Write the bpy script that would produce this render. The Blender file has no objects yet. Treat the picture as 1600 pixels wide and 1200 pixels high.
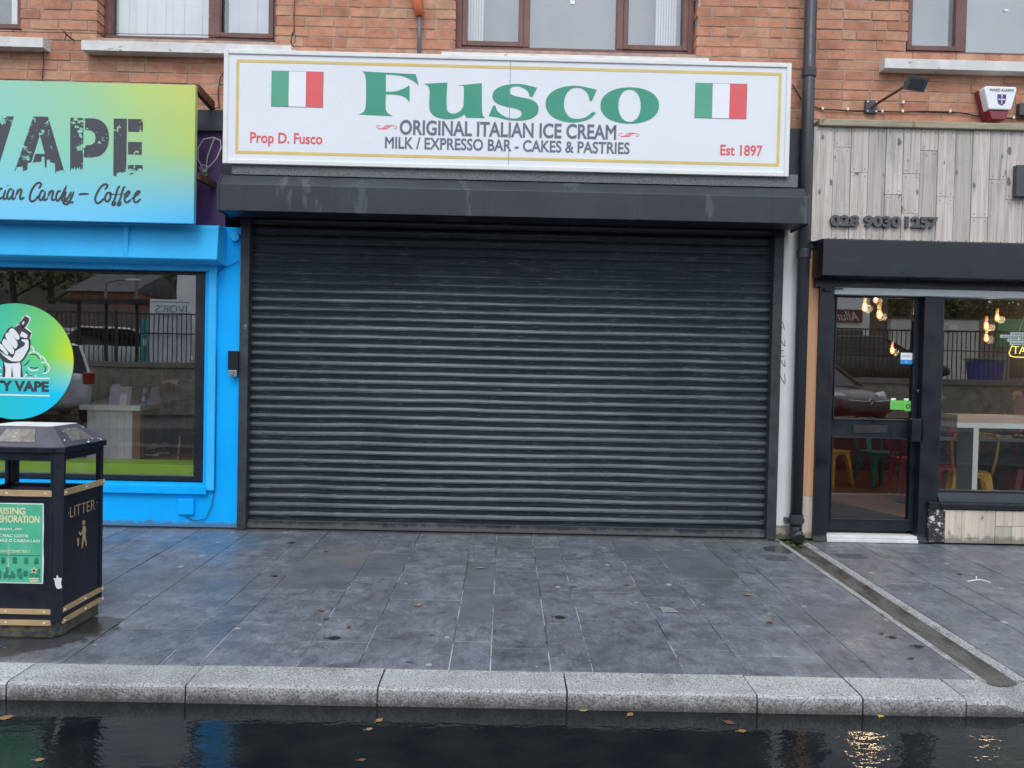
import bpy, bmesh, math, random
from mathutils import Vector, Matrix
random.seed(11)
S = bpy.context.scene
COL = S.collection
R = math.radians

# ------------------------------------------------------------------ camera
FPX = 1200.0                                   # focal length in photo pixels (photo is 1600 wide)
PITCH, YAW, ROLL = 0.0196247, -0.0089277, 0.0215014
CAM = Vector((0, -6.4, 1.385))                 # eye height above the shop threshold
_f = Vector((-math.sin(YAW)*math.cos(PITCH), math.cos(YAW)*math.cos(PITCH), -math.sin(PITCH)))
_r0 = Vector((math.cos(YAW), math.sin(YAW), 0)); _u0 = _r0.cross(_f)
_r = math.cos(ROLL)*_r0 + math.sin(ROLL)*_u0
_u = -math.sin(ROLL)*_r0 + math.cos(ROLL)*_u0
cd = bpy.data.cameras.new('camera'); cam = bpy.data.objects.new('camera', cd); COL.objects.link(cam)
cam.matrix_world = Matrix(((_r.x, _u.x, -_f.x, CAM.x), (_r.y, _u.y, -_f.y, CAM.y), (_r.z, _u.z, -_f.z, CAM.z), (0, 0, 0, 1)))
cd.sensor_width = 36; cd.lens = 36*FPX/1600; cd.clip_start = 0.05; cd.clip_end = 2000
S.camera = cam

# ------------------------------------------------------------------ sky, sun, exposure
SUN_EL, SUN_AZ = R(50), R(182)                 # soft sun through cloud, behind the photographer
w = bpy.data.worlds.new('World'); S.world = w; w.use_nodes = True
nt = w.node_tree; nt.nodes.clear()
out = nt.nodes.new('ShaderNodeOutputWorld'); bg = nt.nodes.new('ShaderNodeBackground')
sky = nt.nodes.new('ShaderNodeTexSky'); sky.sky_type = 'NISHITA'; sky.sun_disc = False
sky.sun_elevation = SUN_EL; sky.sun_rotation = SUN_AZ; sky.air_density = 1.0; sky.dust_density = 2.0
tc = nt.nodes.new('ShaderNodeTexCoord'); mp = nt.nodes.new('ShaderNodeMapping'); mp.inputs['Scale'].default_value = (1, 1, 2.2)
nz = nt.nodes.new('ShaderNodeTexNoise'); nz.inputs['Scale'].default_value = 2.6; nz.inputs['Detail'].default_value = 7; nz.inputs['Roughness'].default_value = 0.55
rmp = nt.nodes.new('ShaderNodeValToRGB'); rmp.color_ramp.elements[0].position = .30; rmp.color_ramp.elements[1].position = .62
rmp.color_ramp.elements[0].color = (.45, .45, .45, 1); rmp.color_ramp.elements[1].color = (.95, .95, .95, 1)
cl = nt.nodes.new('ShaderNodeValToRGB'); cl.color_ramp.elements[0].position = .25; cl.color_ramp.elements[1].position = .75
cl.color_ramp.elements[0].color = (4.2, 5.0, 5.9, 1); cl.color_ramp.elements[1].color = (9.6, 10.4, 11.2, 1)
mx = nt.nodes.new('ShaderNodeMix'); mx.data_type = 'RGBA'
L = nt.links.new
L(tc.outputs['Generated'], mp.inputs['Vector']); L(mp.outputs[0], nz.inputs['Vector'])
L(nz.outputs['Fac'], rmp.inputs[0]); L(nz.outputs['Fac'], cl.inputs[0])
L(rmp.outputs[0], mx.inputs[0]); L(sky.outputs[0], mx.inputs[6]); L(cl.outputs[0], mx.inputs[7])
L(mx.outputs[2], bg.inputs['Color']); L(bg.outputs[0], out.inputs['Surface'])
bg.inputs['Strength'].default_value = 0.10
sl = bpy.data.lights.new('sun', 'SUN'); so = bpy.data.objects.new('sun', sl); COL.objects.link(so)
sl.energy = 0.6; sl.angle = R(25); sl.color = (1, .97, .93)
_sd = Vector((math.sin(SUN_AZ)*math.cos(SUN_EL), math.cos(SUN_AZ)*math.cos(SUN_EL), math.sin(SUN_EL)))
so.rotation_euler = _sd.to_track_quat('Z', 'Y').to_euler()
S.view_settings.view_transform = 'Standard'; S.view_settings.look = 'None'
S.view_settings.exposure = 1.02; S.view_settings.gamma = 1.0

# ------------------------------------------------------------------ measuring
def ray(px, py): return _f + _r*((px-800)/FPX) - _u*((py-600)/FPX)
def at(px, py, Y):
    """X, Z of a photo pixel on the upright plane at depth Y"""
    d = ray(px, py); k = (Y-CAM.y)/d.y
    return (CAM.x+d.x*k, CAM.z+d.z*k)
def AX(px, py, Y): return at(px, py, Y)[0]
def AZ(px, py, Y): return at(px, py, Y)[1]
def pave_z(Y): return 0.0218*Y if Y < 0 else 0.0
def ground(px, py, off=0.0):
    """point of the sloping pavement under a photo pixel"""
    d = ray(px, py); k = -(CAM.z-off)/(d.z) 
    k = (CAM.z-off + 0.0218*0 + 0.0)/(-d.z)
    for _ in range(6):
        Y = CAM.y+d.y*k; k = (CAM.z-off-pave_z(Y))/(-d.z)
    return (CAM.x+d.x*k, CAM.y+d.y*k)

def lin(c): return c/12.92 if c <= .04045 else ((c+.055)/1.055)**2.4
def rgb(r, g, b, k=1.0): return (lin(r/255)*k, lin(g/255)*k, lin(b/255)*k)

# ------------------------------------------------------------------ materials
MATS = {}
def nodes(name):
    m = bpy.data.materials.new(name); m.use_nodes = True; n = m.node_tree
    b = n.nodes['Principled BSDF']; MATS[name] = m
    return m, n, b
def N(n, t, **kw):
    x = n.nodes.new(t)
    for k, v in kw.items():
        if hasattr(x, k) and not k[0].isupper(): setattr(x, k, v)
        else: x.inputs[k].default_value = v
    return x
def ramp(n, fac, stops):
    x = n.nodes.new('ShaderNodeValToRGB'); e = x.color_ramp.elements
    while len(e) < len(stops): e.new(.5)
    for el, (p, c) in zip(e, stops):
        el.position = p; el.color = (c[0], c[1], c[2], 1) if hasattr(c, '__len__') else (c, c, c, 1)
    n.links.new(fac, x.inputs[0]); return x.outputs[0]
def pos(n, scale=(1, 1, 1)):
    g = n.nodes.new('ShaderNodeNewGeometry'); m = n.nodes.new('ShaderNodeMapping'); m.inputs['Scale'].default_value = scale
    n.links.new(g.outputs['Position'], m.inputs['Vector']); return m.outputs[0]
def noise(n, vec, scale, detail=5, rough=.55, dist=0):
    x = N(n, 'ShaderNodeTexNoise', Scale=scale, Detail=detail, Roughness=rough, Distortion=dist)
    n.links.new(vec, x.inputs['Vector']); return x.outputs['Fac']
def mixc(n, fac, a, b, mode='MIX'):
    x = n.nodes.new('ShaderNodeMix'); x.data_type = 'RGBA'; x.blend_type = mode; x.clamp_factor = True
    for s, v in ((0, fac), (6, a), (7, b)):
        if hasattr(v, 'is_output'): n.links.new(v, x.inputs[s])
        elif s == 0: x.inputs[0].default_value = v
        else: x.inputs[s].default_value = (v[0], v[1], v[2], 1)
    return x.outputs[2]
def math_(n, op, a, b=None, clamp=False):
    x = n.nodes.new('ShaderNodeMath'); x.operation = op; x.use_clamp = clamp
    for i, v in enumerate((a, b)):
        if v is None: continue
        if hasattr(v, 'is_output'): n.links.new(v, x.inputs[i])
        else: x.inputs[i].default_value = v
    return x.outputs[0]
def bump(n, b, h, strength=.3, dist=.01):
    x = N(n, 'ShaderNodeBump', Strength=strength, Distance=dist); n.links.new(h, x.inputs['Height']); n.links.new(x.outputs[0], b.inputs['Normal'])

def mat(name, col, rough=.55, var=.18, scale=6, stretch=(1, 1, 1), metal=0, spec=.5, bmp=.08, bscale=60, wear=None, wear_amt=.62, wear_scale=14, wear_stretch=(1, 1, 1)):
    """painted or plain surface: slow tonal drift, fine grain, optional worn patches of another colour"""
    if name in MATS: return MATS[name]
    m, n, b = nodes(name)
    p = pos(n, stretch); f = noise(n, p, scale, 6, .6)
    lo = tuple(c*(1-var) for c in col); hi = tuple(min(1, c*(1+var)) for c in col)
    c = ramp(n, f, [(.3, lo), (.7, hi)])
    if wear is not None:
        f2 = noise(n, pos(n, wear_stretch), wear_scale, 8, .68)
        k = ramp(n, f2, [(wear_amt, 0), (wear_amt+.035, 1)])
        c = mixc(n, k, c, wear)
    n.links.new(c, b.inputs['Base Color'])
    fr = noise(n, pos(n), bscale*.3, 4)
    n.links.new(ramp(n, fr, [(.3, max(.02, rough-.1)), (.7, min(1, rough+.12))]), b.inputs['Roughness'])
    b.inputs['Metallic'].default_value = metal; b.inputs['Specular IOR Level'].default_value = spec
    if bmp: bump(n, b, noise(n, pos(n), bscale, 3), bmp, .004)
    return m
def emit(name, col, strength):
    m, n, b = nodes(name); b.inputs['Base Color'].default_value = (*col, 1)
    b.inputs['Emission Color'].default_value = (*col, 1); b.inputs['Emission Strength'].default_value = strength; return m
def glass(name, base=.07, tint=(1, 1, 1), rough=0.0):
    m, n, b = nodes(name); n.nodes.remove(b)
    o = n.nodes['Material Output']; t = n.nodes.new('ShaderNodeBsdfTransparent'); g = n.nodes.new('ShaderNodeBsdfGlossy')
    t.inputs[0].default_value = (*tint, 1); g.inputs['Roughness'].default_value = rough
    lw = n.nodes.new('ShaderNodeLayerWeight'); lw.inputs['Blend'].default_value = .5
    pw = math_(n, 'POWER', lw.outputs['Facing'], 5.0); k = math_(n, 'MULTIPLY_ADD', pw, 1-base); n.nodes[-1].inputs[2].default_value = base
    # faint smears on the pane
    bp = N(n, 'ShaderNodeBump', Strength=.02, Distance=.02); n.links.new(noise(n, pos(n), 1.3, 2), bp.inputs['Height']); n.links.new(bp.outputs[0], g.inputs['Normal'])
    x = n.nodes.new('ShaderNodeMixShader'); n.links.new(k, x.inputs[0]); n.links.new(t.outputs[0], x.inputs[1]); n.links.new(g.outputs[0], x.inputs[2])
    n.links.new(x.outputs[0], o.inputs[0]); return m

M = MATS
STAINS = []                                   # (x, y, radius, colour, strength, roughness factor): wet patches and spilt paint on the paving
def stains(n, c):
    wet = None
    for (x, y, r, col, k, rf) in STAINS:
        g = n.nodes.new('ShaderNodeNewGeometry'); d = n.nodes.new('ShaderNodeVectorMath'); d.operation = 'DISTANCE'; d.inputs[1].default_value = (x, y, 0); n.links.new(g.outputs['Position'], d.inputs[0])
        q = math_(n, 'ADD', d.outputs['Value'], math_(n, 'MULTIPLY', math_(n, 'SUBTRACT', noise(n, pos(n), 3.2, 7, .65), .5), r*1.7))
        e = ramp(n, q, [(r*.72, 1), (r*(.80 if rf < 1 else 1.25), 0)]); c = mixc(n, math_(n, 'MULTIPLY', e, k), c, col)
        u = math_(n, 'SUBTRACT', 1.0, math_(n, 'MULTIPLY', e, 1-rf)); wet = u if wet is None else math_(n, 'MULTIPLY', wet, u)
    return c, wet
for (px, py, r, col, k, rf) in ((70, 985, .42, (.030, .030, .030), .80, .45), (150, 975, .20, (.028, .026, .024), .85, .45), (1215, 858, .16, (.035, .037, .042), .85, .4), (1245, 853, .12, (.04, .038, .03), .8, .5), (338, 848, .34, (.05, .17, .28), .35, 1), (545, 866, .26, (.17, .15, .125), .35, 1), (1110, 900, .30, (.085, .09, .105), .5, .8), (985, 865, .25, (.08, .088, .115), .5, .8), (1300, 960, .35, (.10, .106, .122), .4, .8)):
    STAINS.append((*ground(px, py), r, col, k, rf))
def make_materials():
    # brick, one tone per brick
    m, n, b = nodes('brick')
    g = n.nodes.new('ShaderNodeNewGeometry')
    base = ramp(n, g.outputs['Random Per Island'], [(0, (.48, .215, .135)), (.3, (.55, .252, .158)), (.55, (.59, .285, .182)), (.75, (.57, .275, .175)), (.93, (.59, .315, .20)), (1, (.57, .335, .21))])
    f = noise(n, pos(n), 9, 8, .65); v = ramp(n, f, [(.3, (.62, .60, .58)), (.72, (1.12, 1.1, 1.1))])
    c = mixc(n, 1.0, base, v, 'MULTIPLY')
    f2 = noise(n, pos(n, (1, 1, 1.6)), 2.2, 7, .7); c = mixc(n, ramp(n, f2, [(.62, 0), (.75, .45)]), c, (.42, .33, .27))
    f3 = noise(n, pos(n), 55, 3); c = mixc(n, ramp(n, f3, [(.68, 0), (.72, .8)]), c, (.16, .06, .04))
    n.links.new(c, b.inputs['Base Color']); b.inputs['Roughness'].default_value = .9
    bump(n, b, noise(n, pos(n), 70, 5, .7), .5, .006)
    m, n, b = nodes('mortar'); n.links.new(ramp(n, noise(n, pos(n), 12, 6), [(.3, (.30, .22, .17)), (.7, (.50, .38, .31))]), b.inputs['Base Color']); b.inputs['Roughness'].default_value = .95
    bump(n, b, noise(n, pos(n), 120, 3), .4, .004)
    mat('sill_white', (.66, .65, .64), .7, .14, 9, wear=(.22, .21, .20), wear_amt=.63, wear_scale=11, wear_stretch=(1, 1, 3))
    mat('window_brown', (.15, .065, .055), .45, .25, 5, wear=(.30, .2, .17), wear_amt=.68)
    mat('blind', (.70, .72, .76), .7, .06); mat('sky_reflect_grey', (.30, .32, .345), .8, .08, 1.5)  # the grey has the upper windows' reflected sky put into its colour
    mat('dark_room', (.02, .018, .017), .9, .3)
    glass('pane_upper', .14); glass('pane_low', .055); glass('pane_shop', .175); glass('pane_street', .21)
    # blue shop
    mat('blue_paint', (.000, .395, .94), .5, .09, 2.2, (1, 1, .5), spec=.22, bmp=.25, bscale=38, wear=(.03, .13, .25), wear_amt=.715, wear_scale=8)
    mat('blue_pale', (.035, .45, .86), .5, .08, 3, spec=.25, bmp=.2, bscale=25, wear=(.02, .1, .2), wear_amt=.75, wear_scale=12)
    mat('purple_paint', (.085, .035, .13), .6, .25, 4, bmp=.2, wear=(.2, .17, .2), wear_amt=.72, wear_scale=18)
    mat('black_paint', (.009, .012, .019), .32, .3, 5, bmp=.1, bscale=18, wear=(.16, .16, .17), wear_amt=.745, wear_scale=10)
    mat('black_post', (.009, .012, .019), .34, .3, 4, (1, 1, .2), bmp=.12, bscale=20)
    mat('black_grimy', (.030, .035, .044), .65, .5, 7, bmp=.3, wear=(.16, .16, .17), wear_amt=.66, wear_scale=9, wear_stretch=(1, 1, .35))
    mat('lime', (.30, .52, .03), .4, .05)
    mat('ink', (.045, .045, .055), .45, .1)
    mat('white_print', (.82, .82, .85), .4, .03); mat('white_gloss', (.72, .73, .74), .3, .04)
    # printed sign gradient: green-blue below, yellow-green to the upper right corner
    def gradient(name, fn):
        m, n, b = nodes(name); g = n.nodes.new('ShaderNodeNewGeometry'); s = n.nodes.new('ShaderNodeSeparateXYZ'); n.links.new(g.outputs['Position'], s.inputs[0])
        n.links.new(fn(n, s.outputs['X'], s.outputs['Z']), b.inputs['Base Color']); b.inputs['Roughness'].default_value = .3
        bump(n, b, noise(n, pos(n), 3, 2), .04, .02)
    def mapr(n, v, a, c):
        x = n.nodes.new('ShaderNodeMapRange'); x.inputs['From Min'].default_value = a; x.inputs['From Max'].default_value = c; n.links.new(v, x.inputs['Value']); return x.outputs[0]
    def vape(n, X, Z):
        x0, z1 = at(305, 128, -.35); x1, z0 = at(0, 342, -.35)
        u = mapr(n, X, x1-.3, x0); v = mapr(n, Z, z0, z1)
        low = ramp(n, u, [(0, (.20, .60, .90)), (.55, (.16, .60, .90)), (1, (.06, .50, .88))])
        mid = ramp(n, u, [(0, (.24, .66, .62)), (.6, (.28, .62, .42)), (1, (.42, .60, .14))])
        top = ramp(n, u, [(0, (.27, .62, .56)), (.5, (.34, .62, .34)), (.75, (.50, .66, .16)), (1, (.58, .62, .14))])
        a = mixc(n, ramp(n, v, [(.02, 0), (.5, 1)]), low, mid)
        return mixc(n, ramp(n, v, [(.45, 0), (1, 1)]), a, top)
    gradient('print_gradient', vape)
    def disc(n, X, Z):
        x1, z0 = at(112, 655, .05); x0, z1 = at(-68, 475, .05)
        u = mapr(n, X, x0, x1); v = mapr(n, Z, z0, z1)
        low = ramp(n, u, [(.4, (.02, .55, .62)), (1, (0, .60, .95))])
        mid = ramp(n, u, [(.3, (.04, .58, .50)), (.75, (.20, .68, .12)), (1, (.68, .80, .01))])
        top = ramp(n, u, [(.4, (.08, .62, .36)), (1, (.28, .72, .10))])
        a = mixc(n, ramp(n, v, [(.22, 0), (.55, 1)]), low, mid)
        return mixc(n, ramp(n, v, [(.6, 0), (1, 1)]), a, top)
    gradient('print_disc', disc)
    # worn stencil ink: flaked away in specks so that the panel shows
    m, n, b = nodes('worn_ink'); b.inputs['Base Color'].default_value = (.055, .055, .07, 1); b.inputs['Roughness'].default_value = .45
    f = noise(n, pos(n), 34, 5, .7); g = noise(n, pos(n, (1, 1, 1)), 5.2, 2)
    k = math_(n, 'MULTIPLY_ADD', g, .62); n.nodes[-1].inputs[2].default_value = 0; k = math_(n, 'ADD', k, math_(n, 'MULTIPLY', f, .62))
    a = ramp(n, k, [(.700, 1), (.710, 0)]); n.links.new(a, b.inputs['Alpha'])
    # ice cream sign
    mat('sign_face', (.745, .765, .80), .22, .03, 2, bmp=.02, bscale=3)
    mat('sign_frame', (.75, .75, .74), .4, .06, 8, wear=(.42, .36, .3), wear_amt=.70, wear_scale=16)
    mat('gold_line', (.68, .50, .14), .4, .08); mat('flag_green', (.085, .36, .235), .4, .05); mat('flag_red', (.74, .10, .11), .4, .05)
    mat('fusco_green', (.035, .29, .19), .4, .05, 3); mat('sign_grey', (.13, .14, .19), .4, .06); mat('seam', (.25, .26, .3), .5)
    # roller shutter
    m, n, b = nodes('shutter_paint')
    f = noise(n, pos(n, (1, 1, 1)), 1.1, 5); c = ramp(n, f, [(.3, (.011, .016, .021)), (.7, (.021, .028, .035))])
    k = noise(n, pos(n, (1.2, 1, 70)), 2.2, 6, .7); c = mixc(n, ramp(n, k, [(.56, 0), (.70, .55)]), c, (.15, .16, .175))
    k2 = noise(n, pos(n, (2, 1, 90)), 3.1, 5, .7); c = mixc(n, ramp(n, k2, [(.625, 0), (.66, .85)]), c, (.30, .31, .32))
    k3 = noise(n, pos(n, (5, 1, 60)), 1.0, 3); c = mixc(n, ramp(n, k3, [(.86, 0), (.9, .5)]), c, (.22, .08, .04))
    n.links.new(c, b.inputs['Base Color'])
    n.links.new(ramp(n, noise(n, pos(n, (1, 1, 12)), 3, 6, .7), [(.3, .28), (.7, .42)]), b.inputs['Roughness'])
    b.inputs['Coat Weight'].default_value = .10; b.inputs['Coat Roughness'].default_value = .34; b.inputs['Specular IOR Level'].default_value = .42; b.inputs['Specular Tint'].default_value = (.80, .90, 1, 1)
    bump(n, b, noise(n, pos(n, (.6, 1, 4)), 12, 4), .06, .006)
    mat('hood_paint', (.019, .023, .031), .42, .35, 3, (.6, 1, .3), bmp=.12, bscale=14, wear=(.055, .061, .072), wear_amt=.57, wear_scale=4, wear_stretch=(1, 1, .25))
    m, n, b = nodes('mesh_guard'); wv = N(n, 'ShaderNodeTexVoronoi', Scale=70); n.links.new(pos(n, (1, 1, 1.6)), wv.inputs['Vector'])
    n.links.new(ramp(n, wv.outputs['Distance'], [(.22, (.03, .032, .036)), (.42, (.14, .148, .16))]), b.inputs['Base Color']); b.inputs['Roughness'].default_value = .6
    # pier, pipes, timber
    mat('pier_white', (.70, .72, .70), .75, .05, 5, bmp=.25, bscale=40, wear=(.48, .48, .45), wear_amt=.70, wear_scale=8)
    mat('pier_bare', (.33, .29, .23), .9, .35, 14, bmp=.5, wear=(.07, .09, .03), wear_amt=.58, wear_scale=22)
    mat('pipe_black', (.030, .034, .042), .38, .25, 4, (1, 1, .3), wear=(.13, .14, .15), wear_amt=.72, wear_scale=12)
    mat('pipe_grey', (.14, .14, .15), .5, .2); mat('terracotta', (.55, .13, .04), .6, .2)
    def wood(name, a, bcol, knot, dirt, island=True, gs=(24, 24, .75)):
        m, n, b = nodes(name); g = n.nodes.new('ShaderNodeNewGeometry')
        off = n.nodes.new('ShaderNodeVectorMath'); off.operation = 'SCALE'; off.inputs[0].default_value = (3.1, 5.3, 9.7); n.links.new(g.outputs['Random Per Island'], off.inputs['Scale'])
        ad = n.nodes.new('ShaderNodeVectorMath'); ad.operation = 'ADD'; n.links.new(g.outputs['Position'], ad.inputs[0]); n.links.new(off.outputs[0], ad.inputs[1])
        mpp = n.nodes.new('ShaderNodeMapping'); mpp.inputs['Scale'].default_value = gs; n.links.new(ad.outputs[0], mpp.inputs[0])
        f = noise(n, mpp.outputs[0], 1.6, 8, .68, .9); c = ramp(n, f, [(.30, bcol), (.52, a), (.72, tuple(x*1.15 for x in a))])
        t = ramp(n, g.outputs['Random Per Island'], [(0, (.80, .80, .80)), (.5, (1.0, .985, .97)), (1, (1.12, 1.10, 1.06))]); c = mixc(n, 1.0, c, t, 'MULTIPLY')
        m2 = n.nodes.new('ShaderNodeMapping'); m2.inputs['Scale'].default_value = (6.5, 6.5, 3.4); n.links.new(ad.outputs[0], m2.inputs[0])
        vv = N(n, 'ShaderNodeTexVoronoi', Scale=1.5, Randomness=1.0); n.links.new(m2.outputs[0], vv.inputs['Vector'])
        nn = noise(n, m2.outputs[0], 2.6, 6, .7); k = math_(n, 'ADD', vv.outputs['Distance'], math_(n, 'MULTIPLY', nn, .62))
        c = mixc(n, ramp(n, k, [(.40, .85), (.48, 0)]), c, knot)
        d = noise(n, pos(n, (1.5, 1, .6)), 3.2, 7, .7); c = mixc(n, ramp(n, d, [(.56, 0), (.78, .75)]), c, dirt)
        n.links.new(c, b.inputs['Base Color']); b.inputs['Roughness'].default_value = .8; bump(n, b, f, .25, .004)
    wood('plank', (.54, .49, .455), (.27, .24, .225), (.10, .085, .09), (.25, .22, .21))
    wood('plank_low', (.55, .49, .42), (.42, .36, .30), (.17, .13, .11), (.26, .22, .18))
    wood('trim_wood', (.40, .36, .26), (.25, .22, .15), (.2, .16, .1), (.24, .24, .15), gs=(1.6, 26, 26))
    wood('post_wood', (.60, .33, .19), (.47, .25, .14), (.26, .12, .07), (.45, .35, .28))
    wood('table_wood', (.28, .15, .08), (.18, .09, .05), (.1, .05, .03), (.15, .08, .05))
    mat('nail', (.05, .045, .045), .6); mat('tile_broken', (.03, .03, .035), .5, .4, 20, wear=(.6, .58, .55), wear_amt=.54, wear_scale=26)
    mat('steel', (.55, .55, .56), .3, .1, metal=1); mat('brass', (.60, .42, .22), .42, .15, 9, metal=.45); mat('rivet', (.8, .78, .75), .35, metal=.3)
    mat('alu', (.62, .66, .67), .4, .06, bmp=.02)
    # ground
    m, n, b = nodes('slab'); g = n.nodes.new('ShaderNodeNewGeometry')
    t = ramp(n, g.outputs['Random Per Island'], [(0, (.158, .170, .197)), (.35, (.176, .188, .216)), (.7, (.188, .200, .228)), (1, (.208, .220, .248))])
    f = noise(n, pos(n), 6.5, 12, .74, .4); c = mixc(n, 1.0, t, ramp(n, f, [(.32, (.42, .42, .44)), (.5, (.82, .82, .83)), (.68, (1.18, 1.18, 1.18))]), 'MULTIPLY')
    f4 = noise(n, pos(n, (1, .35, 1)), 30, 8, .7, 1.2); c = mixc(n, 1.0, c, ramp(n, f4, [(.36, (.70, .70, .71)), (.62, (1.12, 1.12, 1.12))]), 'MULTIPLY')
    f2 = noise(n, pos(n, (1, 1, 1)), 150, 3); c = mixc(n, 1.0, c, ramp(n, f2, [(.3, (.78, .78, .78)), (.7, (1.16, 1.16, 1.16))]), 'MULTIPLY')
    st = noise(n, pos(n), 1.7, 6, .7, .5); c = mixc(n, ramp(n, st, [(.52, 0), (.66, .60)]), c, (.085, .090, .104))
    vv = N(n, 'ShaderNodeTexVoronoi', Scale=2.7); vv.voronoi_dimensions = '2D'; n.links.new(pos(n), vv.inputs['Vector'])
    sc_ = n.nodes.new('ShaderNodeSeparateColor'); n.links.new(vv.outputs['Color'], sc_.inputs[0]); sp = math_(n, 'ADD', math_(n, 'ADD', vv.outputs['Distance'], math_(n, 'MULTIPLY', noise(n, pos(n), 22, 3), .09)), math_(n, 'MULTIPLY', sc_.outputs[0], .085))
    c = mixc(n, ramp(n, sp, [(.094, .75), (.104, 0)]), c, (.40, .41, .41))        # trodden gum
    v2 = N(n, 'ShaderNodeTexVoronoi', Scale=2.1); v2.voronoi_dimensions = '2D'; n.links.new(pos(n, (1, 1.3, 1)), v2.inputs['Vector'])
    sc2 = n.nodes.new('ShaderNodeSeparateColor'); n.links.new(v2.outputs['Color'], sc2.inputs[0]); sp2 = math_(n, 'ADD', math_(n, 'ADD', v2.outputs['Distance'], math_(n, 'MULTIPLY', noise(n, pos(n), 28, 3), .09)), math_(n, 'MULTIPLY', sc2.outputs[0], .06))
    c = mixc(n, ramp(n, sp2, [(.088, .75), (.096, 0)]), c, (.045, .046, .05))      # dark spots
    c, wet = stains(n, c)
    sy = n.nodes.new('ShaderNodeSeparateXYZ'); n.links.new(pos(n), sy.inputs[0]); gr = math_(n, 'ADD', sy.outputs['Y'], math_(n, 'MULTIPLY', noise(n, pos(n), 9, 7, .7), .16)); c = mixc(n, ramp(n, gr, [(.015, 0), (.075, .75)]), c, (.045, .043, .040))   # contact shade and grime painted into the colour along the shop fronts
    n.links.new(c, b.inputs['Base Color'])
    n.links.new(math_(n, 'MULTIPLY', ramp(n, noise(n, pos(n), 2.0, 8, .7), [(.33, .22), (.66, .60)]), wet), b.inputs['Roughness']); b.inputs['Specular IOR Level'].default_value = .55
    bump(n, b, noise(n, pos(n), 45, 6, .7), .35, .004)
    m, n, b = nodes('slab_dark'); f = noise(n, pos(n), 5, 8, .65); c = ramp(n, f, [(.3, (.085, .092, .110)), (.7, (.150, .160, .184))]); c, wet = stains(n, c); n.links.new(c, b.inputs['Base Color'])
    n.links.new(ramp(n, noise(n, pos(n), 3, 6), [(.3, .28), (.7, .5)]), b.inputs['Roughness']); bump(n, b, noise(n, pos(n), 45, 6, .7), .3, .004)
    m, n, b = nodes('grout'); f = noise(n, pos(n), 2.2, 6, .7); n.links.new(ramp(n, f, [(.38, (.03, .03, .033)), (.48, (.14, .14, .15)), (.58, (.42, .42, .43))]), b.inputs['Base Color']); b.inputs['Roughness'].default_value = .9
    m, n, b = nodes('granite'); f = noise(n, pos(n), 130, 2, .6); c = ramp(n, f, [(.33, (.14, .14, .143)), (.45, (.34, .34, .345)), (.55, (.46, .458, .463)), (.68, (.60, .597, .60))])
    f2 = noise(n, pos(n), 3.2, 7, .65); c = mixc(n, 1.0, c, ramp(n, f2, [(.3, (.72, .71, .70)), (.7, (1.1, 1.1, 1.1))]), 'MULTIPLY')
    g = n.nodes.new('ShaderNodeNewGeometry'); s = n.nodes.new('ShaderNodeSeparateXYZ'); n.links.new(g.outputs['Position'], s.inputs[0])
    wl = math_(n, 'ADD', s.outputs['Z'], math_(n, 'MULTIPLY', noise(n, pos(n), 16, 5), .07)); c = mixc(n, ramp(n, math_(n, 'ADD', wl, .2), [(.098, .75), (.150, 0)]), c, (.055, .052, .045)); sf = math_(n, 'ADD', noise(n, pos(n), 95, 4, .7), math_(n, 'MULTIPLY', wl, -2.6)); c = mixc(n, ramp(n, sf, [(.70, 0), (.80, .72)]), c, (.06, .058, .055))   # tide line of the gutter water
    oi = n.nodes.new('ShaderNodeObjectInfo'); c = mixc(n, 1.0, c, ramp(n, oi.outputs['Random'], [(0, (.80, .80, .79)), (1, (1.08, 1.08, 1.08))]), 'MULTIPLY')
    sc = noise(n, pos(n, (1.2, 1, 22)), 3, 6, .7); c = mixc(n, ramp(n, sc, [(.60, 0), (.68, .45)]), c, (.10, .10, .10))
    n.links.new(c, b.inputs['Base Color']); b.inputs['Roughness'].default_value = .62; bump(n, b, noise(n, pos(n), 90, 4), .25, .004)
    m, n, b = nodes('gutter_edge'); f = noise(n, pos(n), 130, 2, .6); c = ramp(n, f, [(.34, (.12, .12, .123)), (.5, (.30, .30, .30)), (.66, (.47, .47, .47))]); d = noise(n, pos(n, (2, 1, 1)), 5, 8, .72); c = mixc(n, ramp(n, d, [(.36, .7), (.50, 0)]), c, (.060, .055, .045)); n.links.new(c, b.inputs['Base Color']); b.inputs['Roughness'].default_value = .7
    m, n, b = nodes('gutter'); f = noise(n, pos(n), 130, 2, .6); c = ramp(n, f, [(.36, (.08, .08, .08)), (.6, (.22, .22, .21))])
    s2 = noise(n, pos(n, (3, 1.2, 1)), 3.5, 9, .74); c = mixc(n, ramp(n, s2, [(.40, .97), (.60, .45)]), c, (.036, .032, .025)); s3 = noise(n, pos(n, (2, .8, 1)), 2.1, 7, .7); c = mixc(n, ramp(n, s3, [(.55, 0), (.66, .8)]), c, (.030, .034, .016)); n.links.new(c, b.inputs['Base Color'])
    n.links.new(ramp(n, s2, [(.35, .22), (.6, .6)]), b.inputs['Roughness']); bump(n, b, noise(n, pos(n), 90, 4), .3, .004)
    mat('asphalt', (.028, .029, .031), .8, .3, 9, bmp=.5, bscale=140)
    m, n, b = nodes('water'); b.inputs['Base Color'].default_value = (.008, .010, .011, 1); b.inputs['Roughness'].default_value = .02; b.inputs['IOR'].default_value = 1.333
    h = noise(n, pos(n, (1, 2.0, 1)), 9, 3, .5, .3); h2 = noise(n, pos(n, (1, 1.8, 1)), 34, 2); hh = math_(n, 'ADD', h, math_(n, 'MULTIPLY', h2, .25)); bump(n, b, hh, .12, .02)
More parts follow.
